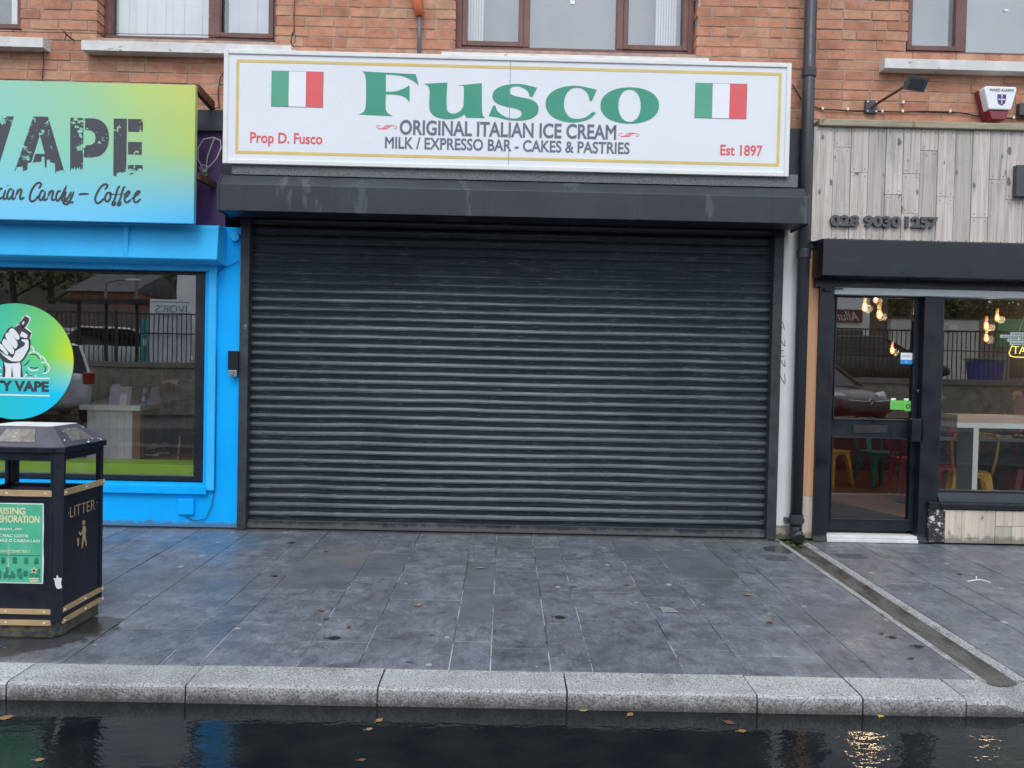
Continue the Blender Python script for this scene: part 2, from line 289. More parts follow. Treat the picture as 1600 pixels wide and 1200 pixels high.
    c = ramp(n, noise(n, pos(n), 5, 6), [(.35, (.006, .008, .010)), (.7, (.014, .017, .017))]); n.links.new(c, b.inputs['Base Color'])
    mat('moss', (.05, .065, .02), .95, .5, 30, bmp=.6)
    mat('concrete', (.22, .21, .19), .9, .25, 4, bmp=.4); mat('iron_dark', (.02, .02, .022), .6, .3); mat('cover_iron', (.075, .08, .092), .6, .4, 30)
    # bin
    mat('bin_paint', (.007, .010, .020), .36, .35, 6, (1, 1, .4), wear=(.10, .11, .13), wear_amt=.66, wear_scale=12, wear_stretch=(1, 1, .16))
    mat('bin_dirty', (.085, .075, .055), .8, .4, 10, wear=(.03, .032, .03), wear_amt=.56, wear_scale=12)
    mat('bin_plate', (.22, .20, .17), .45, .35, 22, metal=.4, wear=(.62, .6, .5), wear_amt=.60, wear_scale=40)
    mat('bin_lid', (.075, .07, .09), .38, .25, 8)
    mat('poster_green', (.085, .46, .28), .45, .12, 8, bmp=.8, bscale=16, wear=(.55, .62, .58), wear_amt=.62, wear_scale=9, wear_stretch=(2.4, 1, .25))
    mat('poster_dark', (.03, .20, .13), .5, .5, 40); mat('poster_cream', (.74, .68, .40), .5, .2, 20); mat('paper', (.72, .72, .70), .6, .1, 20)
    mat('cable_black', (.018, .017, .018), .5); mat('cable_white', (.55, .54, .53), .5, .1)
    mat('number_grey', (.085, .087, .095), .5, .15); mat('lamp_grey', (.055, .060, .072), .45, .15); mat('lamp_glass', (.04, .045, .055), .12, .1)
    mat('alarm_white', (.80, .82, .86), .35, .03); mat('alarm_red', (.23, .02, .035), .3, .1); mat('alarm_purple', (.09, .03, .20), .4, .1)
    mat('rust_brown', (.13, .05, .03), .75, .4, 20)
    for nme, c in dict(leaf_dark=(.018, .017, .018), leaf_brown=(.13, .055, .025), leaf_tan=(.25, .155, .09), leaf_orange=(.21, .085, .035), leaf_yellow=(.45, .35, .07), leaf_ochre=(.24, .13, .04)).items(): mat(nme, c, .6, .3, 40, bmp=.2)
    mat('foil', (.7, .7, .72), .25, .05, metal=.7)
    # inside the shops
    mat('floor_brown', (.24, .12, .08), .45, .2, 3); mat('mat_black', (.012, .014, .015), .9, .3, 30, bmp=.5)
    mat('wall_dark', (.09, .075, .065), .8, .25, 2); mat('wall_wood', (.30, .19, .12), .7, .4, 3, (4, 4, .5)); mat('wall_maroon', (.10, .02, .03), .7, .2)
    mat('chair_yellow', (.74, .45, .04), .3, .08); mat('chair_teal', (.05, .26, .28), .3, .1); mat('chair_pink', (.55, .07, .16), .3, .1); mat('chair_red', (.42, .03, .04), .3, .1)
    mat('table_white', (.78, .84, .80), .4, .03); mat('table_edge', (.66, .46, .36), .5, .1, 6); mat('table_grey', (.30, .36, .40), .4, .06)
    mat('skin', (.48, .27, .19), .5, .1); mat('hair', (.05, .03, .02), .7, .3); mat('jacket', (.05, .055, .07), .8, .2); mat('jacket_green', (.04, .06, .05), .8, .2)
    mat('jeans_black', (.014, .015, .018), .85, .3, 20); mat('shoe_black', (.012, .012, .014), .6); mat('shoe_sole', (.68, .66, .64), .5)
    mat('lilac', (.42, .34, .52), .5, .06); mat('cream', (.70, .68, .56), .5, .05)
    mat('sticker_blue', (.02, .30, .75), .3, .03); mat('sticker_green', (.15, .58, .10), .35, .05)
    emit('bulb_glow', (1, .55, .14), 9.0); emit('neon_yellow', (.95, .85, .18), .75)
    m = emit('bulb_glass', (1, .42, .09), .40); m.node_tree.nodes['Principled BSDF'].inputs['Alpha'].default_value = .22; m.node_tree.nodes['Principled BSDF'].inputs['Roughness'].default_value = .05
    # across the road (seen mirrored in the shop windows)
    mat('cream_render', (.74, .69, .58), .85, .08, 1); mat('white_render', (.80, .79, .76), .85, .06, 1); mat('brown_render', (.16, .12, .10), .9, .15, 1)
    mat('green_board', (.05, .36, .16), .5, .1, 1); mat('mauve_render', (.30, .25, .25), .9, .1, 1); mat('house_brick', (.26, .10, .06), .9, .2, 3); mat('slate', (.06, .06, .07), .7, .3, 8)
    mat('maroon_board', (.16, .02, .03), .5, .1); mat('banner_white', (.80, .82, .84), .5, .06); mat('teal_board', (.03, .25, .28), .4, .1)
    mat('car_maroon', (.045, .010, .016), .2, .1, bmp=0); mat('car_black', (.03, .03, .034), .12, .1, bmp=0); mat('car_silver', (.62, .63, .64), .22, .05, metal=.3, bmp=0); mat('car_white', (.7, .72, .72), .25, .04, bmp=0)
    mat('car_glass', (.012, .014, .016), .05, .1, bmp=0); mat('tyre', (.02, .02, .02), .85); mat('lamp_clear', (.6, .62, .64), .1, .1, bmp=0); mat('lamp_red', (.3, .02, .02), .2, .1, bmp=0)
    mat('bin_blue', (.03, .08, .38), .4, .1); mat('stone_wall', (.30, .265, .21), .95, .45, 5, bmp=.7, bscale=14); mat('leaf_green', (.085, .095, .035), .7, .5, 1.2); mat('bark', (.07, .05, .04), .9, .3, 10); mat('hill_green', (.06, .06, .03), .95, .4, .5)
make_materials()
def splash(name, top, col, k=.8):
    """road dirt splashed up the foot of a wall"""
    m = M[name]; n = m.node_tree; b = n.nodes['Principled BSDF']; lk = b.inputs['Base Color'].links[0]; c = lk.from_socket; n.links.remove(lk)
    s = n.nodes.new('ShaderNodeSeparateXYZ'); n.links.new(pos(n), s.inputs[0])
    q = math_(n, 'SUBTRACT', math_(n, 'MULTIPLY', noise(n, pos(n, (1, 1, .5)), 13, 8, .72), top*2.4), s.outputs['Z'])
    n.links.new(mixc(n, ramp(n, q, [(0, 0), (top*.5, k)]), c, col), b.inputs['Base Color'])
splash('blue_paint', .055, (.10, .13, .15), .75); splash('hood_paint', .05, (.16, .155, .15), .5); splash('black_post', .06, (.10, .095, .09), .6); splash('plank_low', .07, (.16, .14, .11), .8); splash('pier_bare', .05, (.05, .06, .03), .8)

# ------------------------------------------------------------------ mesh helpers
WL = {}                                     # world location of every empty / mesh
class MB:
    def __init__(s): s.v = []; s.f = []; s.m = []
    def quad(s, pts, m=0):
        i = len(s.v); s.v += [tuple(p) for p in pts]; s.f.append(tuple(range(i, i+len(pts)))); s.m.append(m); return s
    def box(s, x0, x1, y0, y1, z0, z1, m=0):
        if x0 > x1: x0, x1 = x1, x0
        if y0 > y1: y0, y1 = y1, y0
        if z0 > z1: z0, z1 = z1, z0
        i = len(s.v); s.v += [(x, y, z) for z in (z0, z1) for y in (y0, y1) for x in (x0, x1)]
        for q in ((0, 2, 3, 1), (4, 5, 7, 6), (0, 1, 5, 4), (1, 3, 7, 5), (3, 2, 6, 7), (2, 0, 4, 6)): s.f.append(tuple(i+k for k in q)); s.m.append(m)
        return s
    def hexa(s, p, m=0):
        """8 corners ordered like box()"""
        i = len(s.v); s.v += [tuple(q) for q in p]
        for q in ((0, 2, 3, 1), (4, 5, 7, 6), (0, 1, 5, 4), (1, 3, 7, 5), (3, 2, 6, 7), (2, 0, 4, 6)): s.f.append(tuple(i+k for k in q)); s.m.append(m)
        return s
    def extr(s, prof, a, b, axis='x', m=0, cap=True):
        """closed profile (list of 2D points) swept from a to b along an axis; profile is (y,z) for x, (x,z) for y, (x,y) for z"""
        mk = {'x': lambda p, t: (t, p[0], p[1]), 'y': lambda p, t: (p[0], t, p[1]), 'z': lambda p, t: (p[0], p[1], t)}[axis]
        n = len(prof); i = len(s.v); s.v += [mk(p, a) for p in prof]+[mk(p, b) for p in prof]
        for k in range(n): s.f.append((i+k, i+(k+1) % n, i+n+(k+1) % n, i+n+k)); s.m.append(m)
        if cap: s.f.append(tuple(range(i+n-1, i-1, -1))); s.f.append(tuple(range(i+n, i+2*n))); s.m += [m, m]
        return s
    def tube(s, pts, r, n=8, m=0):
        pts = [Vector(p) for p in pts]; k = len(pts); i0 = len(s.v); up = Vector((.13, .2, 1)).normalized()
        for j, p in enumerate(pts):
            t = (pts[min(j+1, k-1)]-pts[max(j-1, 0)]).normalized(); a = t.cross(up)
            if a.length < .05: a = t.cross(Vector((1, 0, 0)))
            a.normalize(); b = t.cross(a); rr = r[j] if hasattr(r, '__len__') else r
            for q in range(n):
                an = 2*math.pi*q/n; s.v.append(tuple(p+rr*(math.cos(an)*a+math.sin(an)*b)))
        for j in range(k-1):
            for q in range(n): s.f.append((i0+j*n+q, i0+j*n+(q+1) % n, i0+(j+1)*n+(q+1) % n, i0+(j+1)*n+q)); s.m.append(m)
        s.f.append(tuple(range(i0+n-1, i0-1, -1))); s.f.append(tuple(range(i0+(k-1)*n, i0+k*n))); s.m += [m, m]
        return s
    def cyl(s, a, b, r0, r1=None, n=16, m=0): return s.tube([a, b], [r0, r0 if r1 is None else r1], n, m)
    def lathe(s, prof, c, n=16, m=0):
        """profile of (r,z) turned about the upright axis through c"""
        i0 = len(s.v); k = len(prof)
        for (r, z) in prof:
            for q in range(n): a = 2*math.pi*q/n; s.v.append((c[0]+r*math.cos(a), c[1]+r*math.sin(a), c[2]+z))
        for j in range(k-1):
            for q in range(n): s.f.append((i0+j*n+q, i0+j*n+(q+1) % n, i0+(j+1)*n+(q+1) % n, i0+(j+1)*n+q)); s.m.append(m)
        s.f.append(tuple(range(i0+n-1, i0-1, -1))); s.f.append(tuple(range(i0+(k-1)*n, i0+k*n))); s.m += [m, m]
        return s
    def add(s, verts, faces, m=0):
        i = len(s.v); s.v += verts
        for f in faces: s.f.append(tuple(i+k for k in f)); s.m.append(m)
        return s
    def build(s, name, mats, parent=None, bevel=0, smooth=False, seg=2):
        xs = [p[0] for p in s.v]; ys = [p[1] for p in s.v]; zs = [p[2] for p in s.v]
        o = ((min(xs)+max(xs))/2, (min(ys)+max(ys))/2, min(zs))
        me = bpy.data.meshes.new(name); me.from_pydata([(p[0]-o[0], p[1]-o[1], p[2]-o[2]) for p in s.v], [], s.f)
        if isinstance(mats, str): mats = [mats]
        for mm in mats: me.materials.append(M[mm])
        for pl, mi in zip(me.polygons, s.m): pl.material_index = mi
        me.update()
        ob = bpy.data.objects.new(name, me); COL.objects.link(ob)
        if parent is not None:
            ob.parent = parent; pw = WL[parent.name]; ob.location = (o[0]-pw[0], o[1]-pw[1], o[2]-pw[2])
        else: ob.location = o
        WL[ob.name] = o
        if smooth:
            for pl in me.polygons: pl.use_smooth = True
        if bevel:
            md = ob.modifiers.new('bevel', 'BEVEL'); md.width = bevel; md.segments = seg; md.limit_method = 'ANGLE'; md.angle_limit = R(40)
        return ob
    # ---- flat artwork: shapes are given as 2D points in a frame (origin, right, up, normal)
    def art(s, me, fr, off, m=0):
        O, U, V, Nn = fr
        vs = [tuple(O+U*p.co.x+V*p.co.y+Nn*(p.co.z+off)) for p in me.vertices]
        return s.add(vs, [tuple(f.vertices) for f in me.polygons], m)
    def shape(s, polys, fr, off=.001, thick=.001, m=0):
        cu = bpy.data.curves.new('tmp', 'CURVE'); cu.dimensions = '2D'; cu.fill_mode = 'BOTH'; cu.extrude = thick/2
        for pl in polys:
            sp = cu.splines.new('POLY'); sp.points.add(len(pl)-1); sp.use_cyclic_u = True
            for q, p in zip(sp.points, pl): q.co = (p[0], p[1], 0, 1)
        return s.art(_to_mesh(cu), fr, off, m)
    def text(s, st, fr, x0, x1, z0, z1, off=.001, thick=.001, bold=0., m=0, shear=0):
        """lettering squeezed into the rectangle x0..x1, z0..z1 of the frame"""
        cu = bpy.data.curves.new('tmp', 'FONT'); cu.body = st; cu.shear = shear; cu.resolution_u = 4
        me = _to_mesh(cu); embolden(me, bold); xs = [v.co.x for v in me.vertices]; ys = [v.co.y for v in me.vertices]
        a, b, c, d = min(xs), max(xs), min(ys), max(ys)
        i = len(s.v); O, U, V, Nn = fr
        pts = [(x0+(v.co.x-a)/(b-a)*(x1-x0), z0+(v.co.y-c)/(d-c)*(z1-z0)) for v in me.vertices]
        fl = [tuple(f.vertices) for f in me.polygons]
        top = [tuple(O+U*p[0]+V*p[1]+Nn*(off+thick)) for p in pts]; bot = [tuple(O+U*p[0]+V*p[1]+Nn*off) for p in pts]
        s.add(top, fl, m)
        # side walls along boundary edges
        cnt = {}
        for f in fl:
            for a_, b_ in zip(f, f[1:]+f[:1]): cnt[(a_, b_)] = 1
        j = len(s.v); s.v += bot
        for (a_, b_) in cnt:
            if (b_, a_) not in cnt: s.f.append((i+b_, i+a_, j+a_, j+b_)); s.m.append(m)
        return s
    def stroke(s, pts, width, fr, off=.001, m=0, taper=True):
        pts = spline(pts); k = len(pts); L_, R_ = [], []; O, U, V, Nn = fr
        for j, p in enumerate(pts):
            a = pts[max(j-1, 0)]; b = pts[min(j+1, k-1)]; dx, dy = b[0]-a[0], b[1]-a[1]; l = math.hypot(dx, dy) or 1
            wd = width*.5*(min(1, .45+min(j, k-1-j)*.25) if taper else 1)
            nx, ny = -dy/l*wd, dx/l*wd; o = off+j*1.2e-5
            L_.append(tuple(O+U*(p[0]+nx)+V*(p[1]+ny)+Nn*o)); R_.append(tuple(O+U*(p[0]-nx)+V*(p[1]-ny)+Nn*o))
        i = len(s.v); s.v += L_+R_
        for j in range(k-1): s.f.append((i+j, i+k+j, i+k+j+1, i+j+1)); s.m.append(m)
        return s
def _to_mesh(cu):
    o = bpy.data.objects.new('tmp', cu); COL.objects.link(o)
    dg = bpy.context.evaluated_depsgraph_get(); me = bpy.data.meshes.new_from_object(o.evaluated_get(dg))
    bpy.data.objects.remove(o); return me
def embolden(me, d):
    """push the outline of flat lettering outwards by d"""
    if not d: return
    cnt = {}
    for f in me.polygons:
        v = list(f.vertices)
        for a, b in zip(v, v[1:]+v[:1]): cnt[(a, b)] = 1
    nb = {}
    for (a, b) in cnt:
        if (b, a) in cnt: continue
        e = me.vertices[b].co-me.vertices[a].co; l = math.hypot(e.x, e.y)
        if l < .004: continue
        nn = (e.y/l, -e.x/l); nb.setdefault(a, []).append(nn); nb.setdefault(b, []).append(nn)
    for i, ns in nb.items():
        x = sum(q[0] for q in ns); y = sum(q[1] for q in ns); l = math.hypot(x, y)
        if l < 1e-4: continue
        x, y = x/l, y/l; c = max(.55, x*ns[0][0]+y*ns[0][1]); v = me.vertices[i].co; v.x += x*d/c; v.y += y*d/c
def spline(p, n=5):
    """Catmull-Rom through 2D points"""
    if len(p) < 3: return list(p)
    o = []
    for i in range(len(p)-1):
        a, b, c, d = p[max(i-1, 0)], p[i], p[i+1], p[min(i+2, len(p)-1)]
        for k in range(n):
            t = k/n; o.append(tuple(.5*(2*b[j]+(c[j]-a[j])*t+(2*a[j]-5*b[j]+4*c[j]-d[j])*t*t+(3*b[j]-a[j]-3*c[j]+d[j])*t**3) for j in range(2)))
    o.append(tuple(p[-1])); return o
def outline(runs):
    """closed outline made of smooth runs that meet in sharp corners"""
    o = []
    for r in runs: o += spline(r)[:-1]
    return o
def wallframe(Y): return (Vector((0, Y, 0)), Vector((1, 0, 0)), Vector((0, 0, 1)), Vector((0, -1, 0)))
def thing(name, label, cat, loc, group=None):
    o = bpy.data.objects.new(name, None); COL.objects.link(o); o.location = loc; o.empty_display_size = .1
    WL[o.name] = tuple(loc); return tag(o, label, cat, group)
def tag(o, label, cat, group=None):
    o['label'] = label; o['category'] = cat
    if group: o['group'] = group
    return o
def struct(o): o['kind'] = 'structure'; return o
def copy_tree(root, loc, rz=0, label=None):
    def cp(o, parent):
        c = o.copy(); COL.objects.link(c)
        if parent is not None: c.parent = parent
        for ch in o.children: cp(ch, c)
        return c
    r = cp(root, None); r.location = loc; r.rotation_euler = (0, 0, rz); WL[r.name] = tuple(loc)
    if label: r['label'] = label
    return r
def recolor(o, a, b):
    """give a copied thing its own colour: every slot holding material a becomes b"""
    for ch in [o]+list(o.children_recursive):
        if ch.type == 'MESH':
            for sl_ in ch.material_slots:
                if sl_.material == M[a]: sl_.link = 'OBJECT'; sl_.material = M[b]

# ================================================================== GROUND
def make_ground():
    # pavement: bed of grout with separate slabs (columns of slabs run away from the kerb)
    KB = -2.755                                  # back of kerb
    mb = MB()
    def sbox(x0, x1, y0, y1, dz, m, jit=0):
        z = [pave_z(y0)+dz, pave_z(y1)+dz]; a = [random.uniform(-jit, jit) for _ in range(4)]
        mb.hexa([(x0, y0, z[0]-.05), (x1, y0, z[0]-.05), (x0, y1, z[1]-.05), (x1, y1, z[1]-.05), (x0, y0, z[0]+a[0]), (x1, y0, z[0]+a[1]), (x0, y1, z[1]+a[2]), (x1, y1, z[1]+a[3])], m)
    g = MB(); zb = pave_z(KB)
    for xa, xb in ((-8, 2.288), (2.548, 9)):
        g.hexa([(xa, KB, zb-.2), (xb, KB, zb-.2), (xa, .12, -.2), (xb, .12, -.2), (xa, KB, zb-.0035), (xb, KB, zb-.0035), (xa, .12, -.0045), (xb, .12, -.0045)])
    kx = [AXk(p) for p in (100, 250, 310, 462, 558, 701, 766, 861, 927, 1072, 1169, 1313, 1375)]
    cols = [-7.6, -7.15, -6.8, -6.35, -6.1, -5.65, -5.3, -5.1, -4.65, -4.2, -4.0, -3.55, -3.1, -2.9, -2.5] + kx + [2.288]
    dark = []
    for (px, py) in ((750, 880), (735, 960), (620, 866), (861, 861), (985, 868), (1155, 905), (560, 893)): dark.append(ground(px, py))
    def fill(cols, x_jit=.0):
        for a, b in zip(cols, cols[1:]):
            y = KB+.004; wdt = b-a; first = True
            while y < .1:
                ln = random.choice((.30, .38, .45, .55, .62) if wdt < .36 else (.42, .5, .6, .75, .9)); 
                if first: ln *= random.uniform(.5, 1.1); first = False
                e = min(y+ln, .1)
                if .1-e < .12: e = .1
                dk = any(a < d[0] < b and y < d[1] < e for d in dark)
                jt = .0034
                sbox(a+jt, b-jt, y+.0008, e-.0008, random.uniform(-.0008, .0008), 1 if dk else 0, .0009); y = e
    fill(cols)
    fill([2.548, 2.95, 3.15, 3.6, 3.9, 4.35, 4.6, 5.05, 5.4, 5.85, 6.1, 6.6, 7, 7.5, 8, 8.5])
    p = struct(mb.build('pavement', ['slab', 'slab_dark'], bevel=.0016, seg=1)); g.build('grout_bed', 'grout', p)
    # kerb of granite blocks with a rounded arris
    xs = [-8, -6.9, -5.85, -4.7, -3.6] + [AXk2(q) for q in (10, 290, 590, 886, 1183, 1348, 1510)] + [2.56, 3.5, 4.55, 5.6, 6.7, 7.8, 9]
    kp = MB().box(-8, 9, -2.95, -2.78, -.30, -.105).build('kerb', 'grout'); struct(kp)
    zt = pave_z(KB); yf = -2.972
    for a, b in zip(xs, xs[1:]):
        if 2.1 < (a+b)/2 < 2.53 : continue
        j = .004; dz = random.uniform(-.003, .003); dy = random.uniform(-.003, .003)
        prof = [(KB-.004, -.30), (KB-.004, zt+dz), (yf+.020+dy, zt-.004+dz), (yf+.009+dy, zt-.007+dz), (yf+.002+dy, zt-.014+dz), (yf+dy, zt-.024+dz), (yf-.006+dy, -.30)]
        MB().extr(prof, a+j, b-j, 'x').build('kerb_stone', 'granite', kp)
    a, b = AXk2(1510), 2.56
    m2 = MB(); K = 12
    def dish(x): t = (x-(2.418))/.115; return -.035*max(0, 1-t*t)
    for i in range(K):
        x0, x1 = a+.004+(b-a-.008)*i/K, a+.004+(b-a-.008)*(i+1)/K; d0, d1 = dish(x0), dish(x1)
        m2.hexa([(x0, yf, -.3), (x1, yf, -.3), (x0, KB-.004, -.3), (x1, KB-.004, -.3), (x0, yf+.004, zt+d0-.03), (x1, yf+.004, zt+d1-.03), (x0, KB-.004, zt+d0), (x1, KB-.004, zt+d1)])
        m2.hexa([(x0, yf+.002, zt+d0-.031), (x1, yf+.002, zt+d1-.031), (x0, KB-.005, zt+d0-.031), (x1, KB-.005, zt+d1-.031), (x0, yf+.022, zt+d0-.004), (x1, yf+.022, zt+d1-.004), (x0, KB-.005, zt+d0+.0012), (x1, KB-.005, zt+d1+.0012)])
    m2.build('kerb_stone', 'granite', kp)
    # dished drain channel from the downpipe to the kerb: granite edges, worn wet gutter
    ch = MB(); n = 14
    def prof(t):
        x = 2.291+.254*t; c = (t-.5)/.36; return x, (-.026*(1-c*c) if abs(c) < 1 else 0)
    ys = [KB, -2.05, -2.042, -1.36, -1.352, -.68, -.672, .06]
    for y0, y1 in ((KB, -2.05), (-2.044, -1.36), (-1.354, -.68), (-.674, .04)):
        for i in range(n):
            (x0, d0), (x1, d1) = prof(i/n), prof((i+1)/n); mi = 1 if .24 < (i+.5)/n < .76 else 0
            ch.hexa([(x0, y0, pave_z(y0)-.2), (x1, y0, pave_z(y0)-.2), (x0, y1, pave_z(y1)-.2), (x1, y1, pave_z(y1)-.2), (x0, y0, pave_z(y0)+d0), (x1, y0, pave_z(y0)+d1), (x0, y1, pave_z(y1)+d0), (x1, y1, pave_z(y1)+d1)], mi)
    struct(ch.build('drain_channel', ['gutter_edge', 'gutter']))
    # road under shallow flood water
    rd = MB().box(-300, 300, -300, -2.6, -.6, -.20); struct(rd.build('road', 'asphalt'))
    wt = MB().quad([(-14, -7.2, -.144), (16, -7.2, -.144), (16, -2.90, -.144), (-14, -2.90, -.144)]); struct(wt.build('flood_water', 'water'))
    gd = MB().box(-300, 300, .2, 300, -.6, -.21); struct(gd.build('ground', 'concrete'))
def AXk(p):  # back-of-kerb joint
    x, y = ground(p, 1047+(p-800)*.0184); return x
def AXk2(p): # kerb joint seen on the front arris
    d = ray(p, 1080+(p-800)*.018); k = (-2.97-CAM.y)/d.y; return d.x*k
make_ground()

# ================================================================== BRICK TERRACE
def make_building():
    b = thing('brick_building', 'red brick terrace storey with brown framed windows above the three shops', 'building', (0, .3, 0))
    Yb = .06; Yw = .17
    z1, z2, z0 = AZ(250, 66, Yw), AZ(900, 84, Yw), AZ(20, 58, Yw)
    ops = []                                       # openings: x0, x1, sill level
    W = [(-5.6, AX(45, 30, Yw), AZ(20, 55, Yw), [(.5, 1)]),
         (AX(163, 30, Yw), AX(437, 30, Yw), AZ(300, 67, Yw), None),
         (AX(713, 40, Yw), AX(1084, 40, Yw), AZ(900, 85, Yw), None),
         (AX(1408, 45, Yw), 5.35, AZ(1500, 90, Yw), None)]
    top = 5.75
    body = MB(); mo = MB()
    x = -6.8
    edges = sorted(W)
    # mortar bed (set 8 mm behind the brick faces), cut round the openings
    prev = -6.8
    for (xa, xb, zs, _) in edges:
        mo.box(prev, xa-.01, Yb+.005, .45, 2.86, 6.4); mo.box(xa-.01, xb+.01, Yb+.005, .45, 2.86, zs-.02); mo.box(xa-.01, xb+.01, Yb+.005, .45, top+.01, 6.4); prev = xb+.01
    mo.box(prev, 6.8, Yb+.005, .45, 2.86, 6.4)
    H = .0835; r = 0; z = 2.86
    while z < 6.38:
        zc = z+H/2; segs = [(-6.8, 6.8)]
        for (xa, xb, zs, _) in W:
            if zs-.02 < zc < top:
                ns = []
                for s in segs:
                    if xb <= s[0] or xa >= s[1]: ns.append(s); continue
                    if xa > s[0]: ns.append((s[0], xa))
                    if xb < s[1]: ns.append((xb, s[1]))
                segs = ns
        off = (.12 if r % 2 else 0)+random.uniform(-.02, .02)
        for (sa, sb) in segs:
            x = sa-((sa+6.8+off) % .2425)
            while x < sb:
                ln = .229+random.uniform(-.006, .006); a = max(x, sa); e = min(x+ln, sb)
                nx = x+ln+.0135
                if random.random() < .16 and e-a > .2: e = a+.108; nx = e+.0135
                if e-a > .03:
                    dp = .118 if (abs(a-sa) < .002 or abs(e-sb) < .002) and abs(sa) < 6.7 or (abs(e-sb) < .002 and sb < 6.7) else .04
                    y = Yb+random.uniform(-.003, .003); zz = random.uniform(-.002, .002)
                    body.hexa([(p[0], p[1], p[2]) for p in ((a, y+random.uniform(-.0015, .0015), z+.0068+zz), (e, y, z+.0068+zz+random.uniform(-.002, .002)), (a, y+dp, z+.0068), (e, y+dp, z+.0068), (a, y, z+H-.0068+zz), (e, y+random.uniform(-.0015, .0015), z+H-.0068+zz+random.uniform(-.002, .002)), (a, y+dp, z+H-.0068), (e, y+dp, z+H-.0068))])
                x = nx
        z += H; r += 1
    bw = body.build('brick_wall', 'brick', b); mo.build('mortar_bed', 'mortar', bw)
    MB().box(-6.8, 6.8, .46, 5.5, 6.2, 6.45).build('roof', 'slate', b)
    back = MB(); back.box(-6.8, 6.8, 5.3, 5.5, -.2, 6.19); back.box(-6.8, -6.6, .46, 5.29, -.2, 6.19); back.box(6.6, 6.8, .46, 5.29, -.2, 6.19); back.box(-6.59, 6.59, .46, 5.29, 3.32, 3.42)
    back.build('back_wall', 'wall_dark', b)
    mull = [[], [AX(331, 40, Yw)], [AX(823, 40, Yw), AX(969, 40, Yw)], [AX(1505, 40, Yw), 4.75]]
    casement = [(0,), (1,), (0, 2), (0,)]
    for i, (xa, xb, zs, _) in enumerate(W):
        f = MB(); y0, y1 = Yw, Yw+.07; fr = .05
        f.box(xa, xa+fr, y0, y1, zs, top); f.box(xb-fr, xb, y0, y1, zs, top); f.box(xa+fr, xb-fr, y0+.002, y1, zs, zs+fr); f.box(xa+fr, xb-fr, y0+.002, y1, top-fr, top)
        xs = [xa+fr]
        for mx_ in mull[i]: f.box(mx_-.028, mx_+.028, y0-.004, y1, zs+fr, top-fr); xs += [mx_-.028, mx_+.028]
        xs.append(xb-fr)
        lights = list(zip(xs[::2], xs[1::2]))
        for k, (la, lb) in enumerate(lights):
            if k in casement[i]:
                c = .042; f.box(la, la+c, y0-.010, y0+.04, zs+fr, top-fr); f.box(lb-c, lb, y0-.010, y0+.04, zs+fr, top-fr); f.box(la+c, lb-c, y0-.008, y0+.04, zs+fr, zs+fr+c); f.box(la+c, lb-c, y0-.008, y0+.04, top-fr-c, top-fr)
        fo = f.build('window', 'window_brown', b, bevel=.004)
        for (la, lb) in lights: MB().box(la-.01, lb+.01, y0+.045, y0+.051, zs+fr-.01, top-fr+.01).build('pane', 'pane_upper', fo)
        bl = MB()
        if i == 1:                                 # vertical louvre blind, a few slats askew
            x = xa+.06; k = 0
            while x < xb-.05:
                gap = k in (11, 18)
                t = .010 if k % 2 else -.006
                if not gap: bl.hexa([(x, y0+.13+t, zs), (x+.083, y0+.14+t, zs), (x, y0+.133+t, zs), (x+.083, y0+.143+t, zs), (x+(.05 if k == 17 else 0), y0+.13+t, top), (x+.083+(.05 if k == 17 else 0), y0+.14+t, top), (x, y0+.133+t, top), (x+.083, y0+.143+t, top)])
                x += .0785; k += 1
            bl.build('vertical_blind', 'blind', fo)
        elif i == 2:
            for (q0, q1) in ((xa+.05, xa+.22), (xb-.30, xb-.14)):
                x = q0; bl = MB()
                while x < q1: bl.box(x, x+.017, y0+.12, y0+.126+random.uniform(0, .01), zs, top); x += .0225
                bl.build('vertical_blind', 'blind', fo)
            MB().box(xa+.02, xb-.02, y0+.30, y0+.31, zs, top).build('sky_reflect_sheet', 'sky_reflect_grey', fo)  # grey sheet added behind the glass, its tone stands for reflected sky
        elif i == 0:
            MB().box(xb-.22, xb-.02, y0+.12, y0+.13, zs, top).build('vertical_blind', 'blind', fo)
        else:
            MB().box(xa+.02, xb-.02, y0+.30, y0+.31, zs, top).build('sky_reflect_sheet', 'sky_reflect_grey', fo)  # added sheet again, painted as the sky mirrored in this window
            cx, cz = at(1492, 78, y0); MB().box(cx-.026, cx+.026, y0+.036, y0+.042, cz-.02, cz+.022).build('paper_label', 'white_print', fo)
            cx, cz = at(1577, 13, y0); MB().box(cx-.016, cx+.016, y0+.036, y0+.042, cz-.007, cz+.009).build('paper_label', 'white_print', fo)
        if i == 2:
            cx, cz = at(895, 1, y0); MB().box(cx-.018, cx+.018, y0+.036, y0+.042, cz-.012, cz+.02).build('paper_label', 'white_print', fo)
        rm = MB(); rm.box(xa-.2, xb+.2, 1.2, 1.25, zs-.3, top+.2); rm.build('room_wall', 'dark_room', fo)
    # white painted sills
    Ys = -.045
    for (pl, pr, pyl, pyr) in ((-300, 67, 57, 58), (127, 455, 62, 70), (690, 1108, 82, 88), (1383, 1760, 93, 97)):
        xa, za = at(pl, pyl, Ys); xb, zb = at(pr, pyr, Ys); za = (za+zb)/2
        if pl < 0: za = zb
        xa = max(xa, -5.7); xb = min(xb, 5.45)
        MB().extr([(Ys, za-.082), (Ys, za-.006), (Ys+.01, za), (.18, za+.03), (.18, za-.082), (Ys+.03, za-.082), (Ys+.025, za-.074), (Ys+.018, za-.082)], xa, xb, 'x').build('window_sill', 'sill_white', b)
    # white rendered pier between shutter and timber post
    xa = AX(1216, 600, .02); xb = AX(1262, 600, .02)
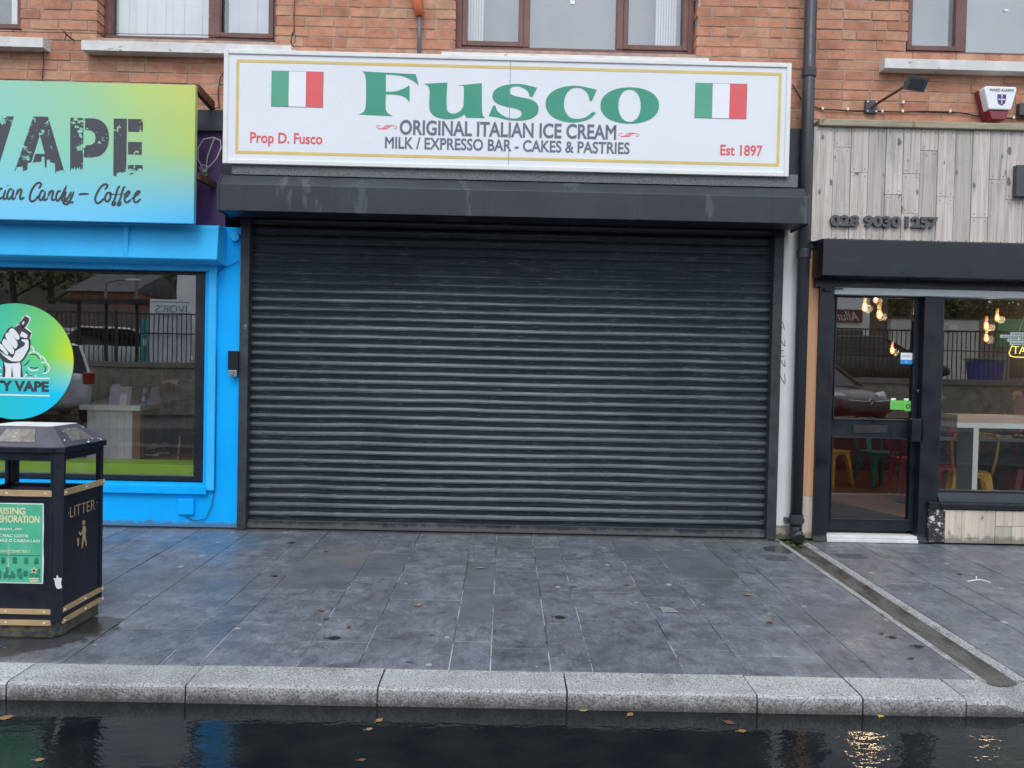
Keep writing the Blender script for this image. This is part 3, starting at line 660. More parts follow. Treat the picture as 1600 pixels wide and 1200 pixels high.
    MB().box(xa, xb, .02, .3, .115, 2.9).build('pier', 'pier_white', b); MB().box(xa+.002, xb-.002, .026, .3, 0, .113).build('pier_foot', 'pier_bare', b)
    # scratched graffiti on the pier
    gm = MB(); fr = wallframe(.02)
    def gp(*q): return [at(1217+x*.25, 530+y*.25-0, .02) for x, y in q]
    # letters run down the pier
    for ps in ([(1218, 517), (1222, 503), (1226, 516)], [(1219, 512), (1225, 512)], [(1218, 540), (1219, 531), (1226, 541), (1226, 531)], [(1225, 548), (1219, 549), (1219, 557), (1226, 556)], [(1219, 552), (1224, 552)], [(1218, 572), (1219, 562), (1226, 573), (1226, 562)], [(1217, 582), (1226, 600), (1226, 583)]):
        gm = MB(); gm.stroke([at(x, y, .02) for x, y in ps], .006, fr, .0012); gm.build('scratched_writing', 'ink', b)
    # old dark fascia of the middle shop, behind sign and shutter box
    MB().box(AX(347, 300, .03), AX(1266, 300, .03), .0, .055, 2.74, AZ(800, 190, 0)).build('fascia_board', 'black_grimy', b)
    return b
make_building()

# ================================================================== ICE CREAM SHOP: lightbox sign, roller shutter
def make_sign():
    Y = -.33
    x0 = (AX(350, 76, Y)+AX(347, 254, Y))/2; x1 = (AX(1238, 98, Y)+AX(1232, 277, Y))/2
    z1 = (AZ(352, 76, Y)+AZ(1237, 98, Y))/2; z0 = (AZ(350, 254, Y)+AZ(1232, 277, Y))/2
    t = thing('sign_box', 'long white lightbox sign reading Fusco in green between two flags', 'sign', ((x0+x1)/2, -.15, z0))
    fr = wallframe(Y+.012); rim = .036
    MB().box(x0+.01, x1-.01, Y+.03, .0, z0+.01, z1-.01).build('case', 'sign_frame', t)
    f = MB(); f.box(x0, x0+rim, Y, Y+.05, z0, z1); f.box(x1-rim, x1, Y, Y+.05, z0, z1); f.box(x0+rim, x1-rim, Y+.001, Y+.05, z0, z0+rim); f.box(x0+rim, x1-rim, Y+.001, Y+.05, z1-rim, z1); f.build('frame', 'sign_frame', t, bevel=.005)
    MB().box(x0+rim, x1-rim, Y+.012, Y+.028, z0+rim, z1-rim).build('face_panel', 'sign_face', t)
    # gold border
    ga, gb = AX(370, 165, Y), AX(1218, 185, Y); gt = (AZ(372, 93, Y)+AZ(1218, 116, Y))/2; gl = (AZ(368, 236, Y)+AZ(1214, 258, Y))/2; gw = .022
    g = MB(); e = Y+.0105
    g.box(ga-gw/2, ga+gw/2, e, e+.001, gl-gw/2, gt+gw/2); g.box(gb-gw/2, gb+gw/2, e, e+.001, gl-gw/2, gt+gw/2); g.box(ga+gw/2, gb-gw/2, e, e+.001, gt-gw/2, gt+gw/2); g.box(ga+gw/2, gb-gw/2, e, e+.001, gl-gw/2, gl+gw/2)
    g.build('gold_border', 'gold_line', t)
    xs = AX(796, 180, Y); MB().box(xs-.002, xs+.002, Y+.0092, Y+.0102, z0+rim, z1-rim).build('panel_seam', 'seam', t)
    # flags
    for (a, b, c, d) in ((424, 110, 504, 167), (1087, 129, 1167, 185)):
        xa, xb = AX(a, (b+d)/2, Y), AX(c, (b+d)/2, Y); zt = (AZ(a, b, Y)+AZ(c, b+2, Y))/2; zl = (AZ(a, d-2, Y)+AZ(c, d, Y))/2
        fl = MB(); w3 = (xb-xa)/3; q = Y+.0095
        fl.box(xa-.003, xb+.003, q+.0006, q+.0016, zl-.003, zt+.003, 3)
        fl.box(xa, xa+w3, q, q+.0005, zl, zt, 0); fl.box(xa+w3, xb-w3, q, q+.0005, zl, zt, 1); fl.box(xb-w3, xb, q, q+.0005, zl, zt, 2)
        fl.build('tricolour_flag', ['flag_green', 'white_print', 'flag_red', 'sign_grey'], t)
    # big green letters
    def cv(p): return at(550+p[0]/3.2, 90+p[1]/3.2, Y)
    F = [[(50, 66), (180, 73), (318, 80)], [(318, 80), (333, 135)], [(333, 135), (305, 114), (262, 93), (215, 84), (168, 82)], [(168, 82), (168, 168)], [(168, 168), (215, 166), (255, 153), (287, 136)], [(287, 136), (287, 220)], [(287, 220), (262, 195), (222, 183), (168, 180)], [(168, 180), (167, 245), (176, 272), (202, 290)], [(202, 290), (118, 286), (33, 282)], [(33, 282), (58, 268), (67, 240), (69, 170), (68, 105), (62, 80), (50, 66)]]
    U = [[(360, 128), (476, 122)], [(476, 122), (473, 180), (473, 240), (480, 268), (508, 278), (540, 265), (557, 240)], [(557, 240), (559, 150), (552, 138), (531, 136)], [(531, 136), (649, 125)], [(649, 125), (650, 255), (654, 285), (665, 300)], [(665, 300), (570, 298)], [(570, 298), (562, 279)], [(562, 279), (540, 295), (505, 304), (460, 304), (415, 292), (390, 265), (385, 225)], [(385, 225), (387, 165), (380, 140), (360, 128)]]
    Sx = [[(926, 148), (902, 195)], [(902, 195), (890, 193)], [(890, 193), (878, 165), (850, 146), (822, 140), (798, 146), (787, 163), (797, 182), (835, 194), (885, 204), (920, 222), (933, 250), (924, 283), (890, 304), (840, 313), (780, 309), (725, 296), (683, 290)], [(683, 290), (706, 237)], [(706, 237), (717, 237)], [(717, 237), (728, 265), (760, 290), (800, 302), (833, 298), (848, 281), (840, 262), (808, 250), (760, 240), (720, 223), (702, 195), (712, 162), (748, 140), (800, 130), (855, 131), (926, 148)]]
    C = [[(1225, 158), (1200, 215)], [(1200, 215), (1189, 213)], [(1189, 213), (1180, 180), (1160, 158), (1130, 148), (1095, 155), (1070, 185), (1060, 230), (1068, 268), (1092, 297), (1130, 304), (1170, 295), (1205, 268)], [(1205, 268), (1221, 273)], [(1221, 273), (1195, 300), (1150, 317), (1098, 322), (1038, 311), (990, 282), (968, 235), (980, 190), (1020, 157), (1080, 140), (1140, 140), (1225, 158)]]
    ell = lambda cx, cy, rx, ry, p=2.15: [(cx+rx*math.copysign(abs(math.cos(a))**(2/p), math.cos(a)), cy+ry*math.copysign(abs(math.sin(a))**(2/p), math.sin(a))) for a in [2*math.pi*i/48 for i in range(48)]]
    for polys in ([outline(F)], [outline(U)], [outline(Sx)], [outline(C)], [ell(1390, 237, 147, 91), ell(1389, 238, 56, 81)]):
        MB().shape([[cv(p) for p in pl] for pl in polys], fr, .0015, .001).build('letter', 'fusco_green', t)
    tx = MB()
    def T(mb, s, pxl, pyl, pxr, pyr, cap, bold=.0, m=0, desc=0):
        """baseline from (pxl,pyl) to (pxr,pyr), cap height in px"""
        a, za = at(pxl, pyl, Y); b, zb = at(pxr, pyr, Y); z = (za+zb)/2; h = cap*(6.4+Y)/FPX
        mb.text(s, fr, a, b, z-desc*h, z+h, .001, .0008, bold, m)
    T(tx, 'ORIGINAL ITALIAN ICE CREAM', 624, 210, 963, 218, 23.5, .026); tx.build('strapline', 'sign_grey', t); tx = MB()
    T(tx, 'MILK / EXPRESSO BAR - CAKES & PASTRIES', 601, 231, 984, 241, 18.5, .022)
    tx.build('strapline', 'sign_grey', t)
    r = MB(); T(r, 'Prop D. Fusco', 390, 222, 503, 226, 17, .02, desc=.28); r.build('red_writing', 'flag_red', t); r = MB(); T(r, 'Est 1897', 1126, 242, 1192, 244, 17, .02); r.build('red_writing', 'flag_red', t)
    # little swash ornaments
    for (px, py) in ((604, 198), (983, 210)):
        r = MB(); x, z = at(px, py, Y); s = .0064
        for dx in (-3, 0, 3): r.stroke([(x+s*(-7+dx), z+s*-2.2), (x+s*(-3+dx), z+s*-2), (x+s*(2+dx), z+s*1.6), (x+s*(6+dx), z+s*2.2)], .006, fr, .001)
        r.stroke([(x-s*7, z-s*2), (x-s*12.5, z-s*.6), (x-s*11, z+s*2), (x-s*8, z+s*1)], .004, fr, .0012); r.stroke([(x+s*7, z+s*2), (x+s*12.5, z+s*.6), (x+s*11, z-s*2), (x+s*8, z-s*1)], .004, fr, .0012)
        r.build('swash_ornament', 'flag_red', t)
make_sign()

def make_shutter():
    t = thing('roller_shutter', 'wide closed black roller shutter under the white ice cream sign', 'shutter', (0, 0, 0))
    Yh = -.40
    x0 = AX(342, 328, Yh); x1 = AX(1262, 350, Yh); zl = (AZ(343, 328, Yh)+AZ(1262, 350, Yh))/2; zm = (AZ(350, 287, Yh)+AZ(1250, 308, Yh))/2
    h = MB(); zt = zm+.085
    prof = [(Yh, zl), (Yh, zm), (Yh+.075, zt), (-.02, zt+.01), (-.02, zl+.13), (-.10, zl+.01), (-.14, zl)]
    h.extr(prof, x0, x1, 'x')
    # folded end plates, lap seams and rivets
    for xx in (x0-.012, x1): h.extr([(Yh-.006, zl-.008), (Yh-.006, zm+.004), (Yh+.072, zt+.006), (-.02, zt+.016), (-.02, zl-.008)], xx, xx+.012, 'x')
    for px in (378, 520, 760, 1000, 1210): xx = AX(px, 320, Yh); h.box(xx-.02, xx+.02, Yh-.002, Yh+.004, zl+.002, zm-.002)
    h.build('shutter_box', 'hood_paint', t, bevel=.004)
    MB().box(x0+.06, x1-.05, -.30, .0, zt+.015, zt+.115).build('mesh_guard', 'mesh_guard', t)
    # guide rails
    gl0, gl1 = AX(374, 600, 0), AX(388, 600, 0); gr0, gr1 = AX(1203, 600, 0), AX(1218, 600, 0)
    zt2 = zl+.12
    for a, b in ((gl0, gl1), (gr0, gr1)): MB().box(a, b, -.02, .075, .004, zt2).build('guide_rail', 'black_grimy', t, bevel=.004)
    # curtain: curved interlocking laths
    zb = .075; P = .0748; n = int((zt2-zb)/P)+1; c = MB(); seg = 60; DENTS = [(-1.2, .85, .30, .16, .017), (-.45, 1.05, .22, .12, .014), (.9, .55, .4, .14, .015), (1.5, 1.4, .25, .2, .013), (-1.7, .4, .3, .15, .014), (.2, .35, .5, .12, .012), (.3, 1.7, .5, .3, -.007), (-.9, 1.9, .3, .2, .010)]
    xa, xb = gl1-.005, gr0+.005
    prof = [(.0115, 0), (.0095, -.0012), (.0088, -.0016), (.0045, -.0090), (.0000, -.0175), (-.0042, -.0265), (-.0046, -.0276), (-.0042, -.0284), (.0000, -.0296), (.0005, -.0300), (.0002, -.0310), (-.0026, -.0345), (-.0030, -.0356), (-.0024, -.0366), (.0020, -.0400), (.0065, -.0480), (.0100, -.0590), (.0120, -.0680), (.0122, -.0740)]
    for k in range(n):
        z = zb+P*(k+1); jit = random.uniform(-.0018, .0018); sk = random.uniform(.88, 1.08); ph = random.uniform(0, 6.28); am = random.uniform(.0006, .002)
        i0 = len(c.v)
        for s in range(seg+1):
            x = xa+(xb-xa)*s/seg; sc_ = sk*(1+.08*math.sin(ph*3+x*1.7)+.04*math.sin(ph*5+x*5.1)); wob = am*math.sin(ph+s*.9)+.0012*math.sin(s*.35+k*.8)+sum(A*math.exp(-((x-X0)/sx_)**2-((z-Z0)/sz_)**2) for X0, Z0, sx_, sz_, A in DENTS)
            for (y, dz) in prof: c.v.append((x, .045+(y-.005)*sc_+.005+jit+wob, z+dz+wob*.5))
        m = len(prof)
        for s in range(seg):
            for q in range(m-1): c.f.append((i0+s*m+q, i0+s*m+q+1, i0+(s+1)*m+q+1, i0+(s+1)*m+q)); c.m.append(0)
    c.build('curtain', 'shutter_paint', t, smooth=True)
    MB().extr([(.060, .078), (.030, .078), (.022, .072), (.022, .012), (.030, .006), (.060, .006)], xa, xb, 'x').build('bottom_bar', 'hood_paint', t, bevel=.003)
    # lock box with a bright padlock on the blue wall beside the rail
    lx, lz = at(365, 567, -.03); k = MB().box(AX(357, 567, -.03), gl0+.004, -.05, 0, AZ(360, 578, -.03), AZ(360, 548, -.03)).build('lock_box', 'black_paint', t, bevel=.004)
    px, pz = at(364, 583, -.06); p = MB().box(px-.034, px+.030, -.06, -.018, pz-.026, pz+.024); p.tube([(px-.02, -.04, pz+.02), (px-.02, -.04, pz+.05), (px+.015, -.04, pz+.05), (px+.015, -.04, pz+.02)], .006); p.box(px-.003, px+.003, -.055, -.045, pz-.055, pz-.026)
    p.build('padlock', 'steel', t, bevel=.006)
make_shutter()

# ================================================================== VAPE SHOP (left)
def make_vape():
    t = thing('vape_shopfront', 'bright blue painted vape shop front with one large window', 'shopfront', (-4.4, 0, 0))
    Y = 0.0; fr = wallframe
    xr = AX(374, 600, Y)                      # edge against the shutter rail
    wx = AX(323, 600, .07); zs, zt = AZ(200, 750, .05), AZ(200, 422, .05)
    sx1 = AX(337, 600, -.02); sx0 = AX(325, 600, -.02)
    wl = MB(); wl.box(-6.7, wx+.006, 0, .3, .012, zs-.01); wl.box(wx+.006, xr, 0.001, .3, .012, AZ(360, 355, 0)); wl.box(-6.7, -6.2, .001, .3, zs-.01, zt+.2)
    w_ = wl.build('blue_wall', 'blue_paint', t)
    MB().box(-6.7, xr+.01, .012, .3, -.01, .0115).build('wall_foot', 'black_grimy', t)
    MB().box(sx0, sx1, -.035, .0, zs-.06, zt+.09).build('window_trim', 'blue_pale', t, bevel=.003)
    cz = AZ(200, 757, -.04); MB().extr([(-.045, cz-.07), (-.045, cz-.004), (-.03, cz), (.0, cz+.004), (.0, cz-.07)], -6.2, AX(322, 760, -.04), 'x').build('window_sill', 'blue_paint', t, bevel=.003)
    # head above the window, canopy box
    Yc = -.19; hx = AX(340, 412, Yc); zc0 = AZ(330, 408, Yc); zc1 = AZ(330, 351, Yc)
    MB().box(-6.7, sx0, -.03, .25, zt, zc0+.03).build('window_head', 'blue_pale', t)
    cp = MB(); cp.extr([(Yc, zc0), (Yc-.02, zc0+.012), (Yc+.012, zc1-.02), (Yc+.03, zc1), (.01, zc1+.008), (.01, zc0-.015), (-.02, zc0-.015)], -6.7, hx, 'x'); xx = AX(198, 380, Yc); cp.box(xx-.02, xx+.02, Yc-.021, Yc, zc0+.02, zc1-.03)
    cp.build('canopy', 'blue_pale', t, bevel=.005)
    # purple board with the dark band over it
    pz = AZ(330, 206, .0); MB().box(-6.7, AX(352, 300, .0), .005, .058, zc1-.02, pz).build('purple_board', 'purple_paint', t)
    MB().box(-6.7, AX(350, 190, .0), -.035, .058, pz, AZ(330, 172, -.03)).build('dark_band', 'black_grimy', t)
    # window: black frame, pane
    f = MB(); y0 = .05; b = .085
    f.box(wx-b, wx, y0, y0+.08, zs, zt+.01); f.box(-6.2, wx-b, y0+.001, y0+.08, zs, zs+.042); f.box(-6.2, wx-b, y0+.001, y0+.08, zt-.022, zt+.01); f.box(-6.2, -6.1, y0, y0+.08, zs+.042, zt-.022)
    f.box(wx-b-.012, wx-b, y0+.004, y0+.03, zs+.042, zt-.022)
    fo = f.build('shop_window', 'black_paint', t, bevel=.003)
    MB().box(-6.1, wx-b, .092, .098, zs+.03, zt-.01).build('pane', 'pane_street', fo)
    # display ledge and the room behind
    lz = .51; ld = MB(); ld.extr([(.13, .30), (.13, lz), (.46, lz), (.46, .30)], -6.3, wx+.3, 'x'); ld.build('display_ledge', 'lime', t)
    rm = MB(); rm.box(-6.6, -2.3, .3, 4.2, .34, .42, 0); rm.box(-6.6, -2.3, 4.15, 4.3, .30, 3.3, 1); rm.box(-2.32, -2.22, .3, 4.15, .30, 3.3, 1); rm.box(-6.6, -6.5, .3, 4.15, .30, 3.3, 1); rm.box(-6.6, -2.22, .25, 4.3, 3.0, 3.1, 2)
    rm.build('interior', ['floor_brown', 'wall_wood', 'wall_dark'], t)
    # small blue fittings painted over
    jx, jz = at(290, 792, -.03); jb = MB().box(jx-.066, jx+.066, -.032, 0, jz-.066, jz+.066); jb.build('junction_box', 'blue_paint', t, bevel=.006)
    ax, az = at(367, 370, -.03); MB().cyl((ax, 0, az), (ax, -.04, az), .038, .036, 18).build('round_vent', 'blue_pale', t, bevel=.004)
    cb = MB(); cb.tube([(x, -.012 if i else -.02, z) for i, (x, z) in enumerate([at(a, b, -.01) for a, b in ((374, 408), (362, 414), (350, 418), (342, 424), (338, 440), (338, 600), (336, 760), (331, 790), (322, 810), (305, 814), (290, 807))])], .0032, 6)
    cb.build('cable', 'cable_black', t)
    fo = MB()
    return t
make_vape()

def make_vape_sign():
    Y = -.34
    x1 = (AX(304, 131, Y)+AX(304, 350, Y))/2; zt = (AZ(304, 132, Y)+AZ(0, 126, Y))/2; zb = (AZ(304, 350, Y)+AZ(0, 342, Y))/2
    t = thing('shop_sign', 'blue to yellow printed sign board reading VAPE in worn stencil letters', 'sign', (x1-1.2, Y, zb))
    MB().box(-5.9, x1, Y, Y+.04, zb, zt).build('board', 'print_gradient', t, bevel=.003)
    ed = MB(); ed.box(-5.9, x1-.01, Y+.041, Y+.07, zb+.02, zt-.02); ed.build('backing_frame', 'alu', t)
    # timber brackets back to the wall
    for (a, b, c, d, r) in ((303, 138, 336, 166, .034), (303, 275, 338, 289, .026)):
        p = at(a, b, Y+.05); q = at(c, d, .0); 
        u = Vector((q[0]-p[0], -.0-(Y+.05), q[1]-p[1])); k = MB()
        k.hexa([(p[0], Y+.05, p[1]-r), (p[0]+.04, Y+.05, p[1]-r), (q[0]-.04, .0, q[1]-r), (q[0], .0, q[1]-r), (p[0], Y+.05, p[1]+r), (p[0]+.04, Y+.05, p[1]+r), (q[0]-.04, .0, q[1]+r), (q[0], .0, q[1]+r)])
        k.build('bracket', 'rust_brown', t, bevel=.003)
    fr = wallframe(Y)
    cv = lambda p: at(p[0]/5.161, 150+p[1]/5.161, Y)
    V = [(-262, 162), (-152, 163), (-75, 400), (0, 164), (112, 165), (-18, 590), (-60, 600), (-130, 600)]
    A1 = [(270, 165), (330, 166), (322, 315), (252, 535), (222, 540), (222, 590), (187, 608), (185, 568), (135, 572), (132, 590), (118, 608)]
    A2 = [(330, 166), (388, 168), (522, 622), (512, 598), (475, 600), (473, 612), (458, 602), (447, 625), (443, 540), (405, 536), (403, 514), (378, 512), (374, 577), (362, 575), (358, 487), (336, 490), (334, 528), (264, 536), (287, 466), (363, 467), (322, 315)]
    P1 = [(568, 175), (675, 177), (668, 600), (660, 575), (650, 600), (642, 562), (634, 592), (622, 570), (612, 602), (602, 565), (592, 592), (580, 578), (566, 605)]
    P2 = outline([[(686, 180), (750, 180)], [(750, 180), (812, 197), (862, 250), (880, 335), (862, 420), (812, 478), (740, 495)], [(740, 495), (677, 494)], [(677, 494), (677, 398)], [(677, 398), (727, 397)], [(727, 397), (760, 378), (771, 338), (760, 298), (727, 277)], [(727, 277), (686, 276)], [(686, 276), (686, 180)]])
    E1 = [(918, 182), (1024, 184), (1018, 612), (996, 610), (990, 622), (970, 612), (942, 622), (938, 648), (914, 640)]
    E2 = [(1033, 185), (1153, 187), (1152, 290), (1033, 288)]; E3 = [(1033, 370), (1145, 372), (1143, 473), (1033, 470)]
    E4 = [(1033, 556), (1150, 558), (1150, 605), (1142, 582), (1112, 584), (1105, 604), (1088, 602), (1072, 632), (1035, 638)]
    for g in ([V], [A1, A2], [P1, P2], [E1, E2, E3, E4]):
        mb = MB()
        for k, pl in enumerate(g): mb.shape([[cv(p) for p in pl]], fr, .0012+.0002*k, .001)
        mb.build('letter', 'worn_ink', t)
    sc = MB(); w = 17*(6.4+Y)/FPX/5.161
    for pl in ([(22, 752), (5, 747), (-12, 775), (-20, 815), (-5, 830), (20, 815)], [(46, 757), (28, 815), (35, 832), (54, 820)], [(62, 718), (67, 728)], [(102, 758), (82, 752), (62, 785), (60, 822), (75, 830), (98, 802), (114, 755)], [(114, 755), (99, 815), (105, 832), (122, 820)], [(140, 755), (122, 830)], [(130, 800), (146, 770), (162, 753), (174, 762), (162, 812), (170, 832), (198, 815)],
               [(312, 748), (332, 715), (322, 700), (292, 710), (258, 757), (240, 818), (254, 850), (284, 838), (315, 800)], [(358, 768), (337, 765), (320, 800), (319, 830), (333, 840), (354, 810), (367, 768)], [(367, 768), (354, 822), (362, 840), (380, 828)], [(398, 765), (380, 838)], [(388, 806), (402, 782), (418, 765), (430, 774), (418, 822), (427, 840), (446, 830)], [(492, 772), (472, 768), (454, 805), (456, 838), (470, 843), (494, 812), (537, 722)], [(537, 722), (502, 825), (507, 843), (524, 838)], [(535, 770), (522, 812), (530, 835), (550, 820), (577, 770)], [(597, 768), (572, 828), (550, 868), (525, 872), (510, 858), (530, 848), (560, 856), (596, 856)], [(636, 797), (665, 790), (718, 790)],
               [(845, 757), (867, 725), (854, 712), (822, 725), (787, 775), (768, 830), (780, 862), (805, 858), (845, 820)], [(888, 780), (864, 785), (848, 820), (855, 848), (877, 845), (892, 810), (886, 780), (908, 798)], [(970, 725), (950, 748), (926, 828), (906, 872), (922, 880), (934, 850)], [(900, 797), (945, 790)], [(1010, 730), (992, 752), (969, 833), (949, 876), (966, 880), (976, 850)], [(945, 795), (1012, 788)], [(1002, 826), (1032, 800), (1047, 775), (1032, 770), (1011, 800), (1006, 845), (1026, 858), (1058, 832)], [(1062, 830), (1102, 800), (1127, 775), (1112, 768), (1086, 800), (1081, 845), (1101, 858), (1137, 828)]):
        sc.stroke([cv(p) for p in pl], w, fr, .0012)
    sc.build('script_writing', 'ink', t)
make_vape_sign()

def make_roundel():
    Y = .088; cv = lambda p: at(p[0]/5.715, 450+p[1]/5.715, Y); fr = wallframe(Y)
    c = cv((135, 655)); r = 515/5.715*(6.4+Y)/FPX
    t = thing('window_sticker', 'round green and cyan window sticker with a raised fist gripping a vape', 'sticker', (c[0], Y, c[1]-r))
    d = MB(); d.cyl((c[0], Y+.004, c[1]), (c[0], Y, c[1]), r, r, 96); d.build('disc', 'print_disc', t)
    wh = MB(); dk = MB(); top = MB()
    circ = lambda q: [q]
    # outline of vape device in white, its dark body
    wh.shape([[cv(p) for p in [(118, 375), (160, 318), (172, 322), (205, 258), (238, 238), (276, 265), (262, 310), (240, 352), (288, 398), (278, 440), (262, 470), (180, 470)]]], fr, .0008, .0006)
    dk.shape([[cv(p) for p in [(-40, 525), (-20, 485), (12, 478), (30, 425), (55, 392), (72, 360), (110, 343), (128, 358), (165, 328), (205, 345), (282, 402), (266, 448), (276, 480), (270, 545), (225, 625), (192, 665), (205, 795), (22, 795), (30, 660), (-20, 600)]], ], fr, .0016, .0006)
    dk.shape([[cv(p) for p in [(168, 322), (210, 268), (222, 248), (264, 272), (258, 302), (230, 347), (208, 362)]]], fr, .0016, .0006)
    for pl in ([(38, 662), (60, 670), (100, 675), (180, 665), (186, 700), (184, 795), (120, 795), (108, 690), (100, 795), (48, 795), (52, 720)],
               [(-5, 562), (30, 602), (80, 641), (112, 655), (178, 655), (212, 620), (256, 540), (258, 482), (250, 460), (198, 458), (192, 470), (226, 490), (220, 515), (165, 548), (142, 562), (127, 602), (112, 628), (85, 607), (50, 600)],
               outline([[(88, 372), (110, 358), (140, 380), (174, 430), (170, 458), (148, 458), (105, 420), (80, 392), (88, 372)]]), outline([[(58, 404), (84, 402), (148, 470), (158, 510), (145, 538), (126, 533), (77, 480), (50, 432), (58, 404)]]), outline([[(36, 455), (60, 463), (110, 522), (128, 560), (119, 588), (96, 583), (47, 530), (20, 490), (36, 455)]]), outline([[(0, 497), (25, 512), (68, 570), (73, 593), (55, 593), (12, 550), (-18, 522), (0, 497)]]),
               [(196, 388), (235, 407), (250, 425), (240, 448), (192, 436), (180, 424)], [(196, 318), (210, 297), (222, 305), (208, 330)]):
        top.shape([[cv(p) for p in pl]], fr, .0024, .0006)
    for pl in ([(262, 515), (292, 532), (306, 570)], [(256, 588), (290, 570), (330, 577), (358, 605), (368, 640)], [(362, 606), (394, 624), (412, 662)], [(366, 664), (416, 668), (442, 712), (426, 750), (378, 766)], [(246, 705), (270, 732), (312, 737), (350, 722)], [(215, 795), (240, 770), (290, 785), (330, 785)], [(-60, 690), (-20, 700), (15, 720)], [(-50, 780), (-10, 765), (20, 775)]):
        wh.stroke([cv(p) for p in pl], .011, fr, .0009)
    for pl in ([(268, 592), (320, 597), (362, 640)], [(392, 690), (410, 720), (394, 756)], [(232, 740), (258, 776), (310, 787)], [(212, 695), (240, 674), (264, 640)], [(268, 705), (310, 716), (345, 708)]):
        dk.stroke([cv(p) for p in pl], .008, fr, .0018)
    for z in (802, 956):
        a, b = cv((-175, z-18)), cv((445, z+2)); q = cv((135, z))[1]; wh.box(a[0], b[0], Y-.0016, Y-.0008, q-.006, q+.006)
    a, b = cv((-175, 0))[0], cv((445, 0))[0]; q0, q1 = cv((200, 924))[1], cv((200, 828))[1]
    tx = MB(); tx.text('CITY VAPE', fr, a, b, q0, q1, .0008, .0006, .05); tx.build('lettering', 'ink', t)
    wh.build('white_line_work', 'white_print', t); dk.build('dark_line_work', 'ink', t); top.build('fist', 'white_print', t)
make_roundel()

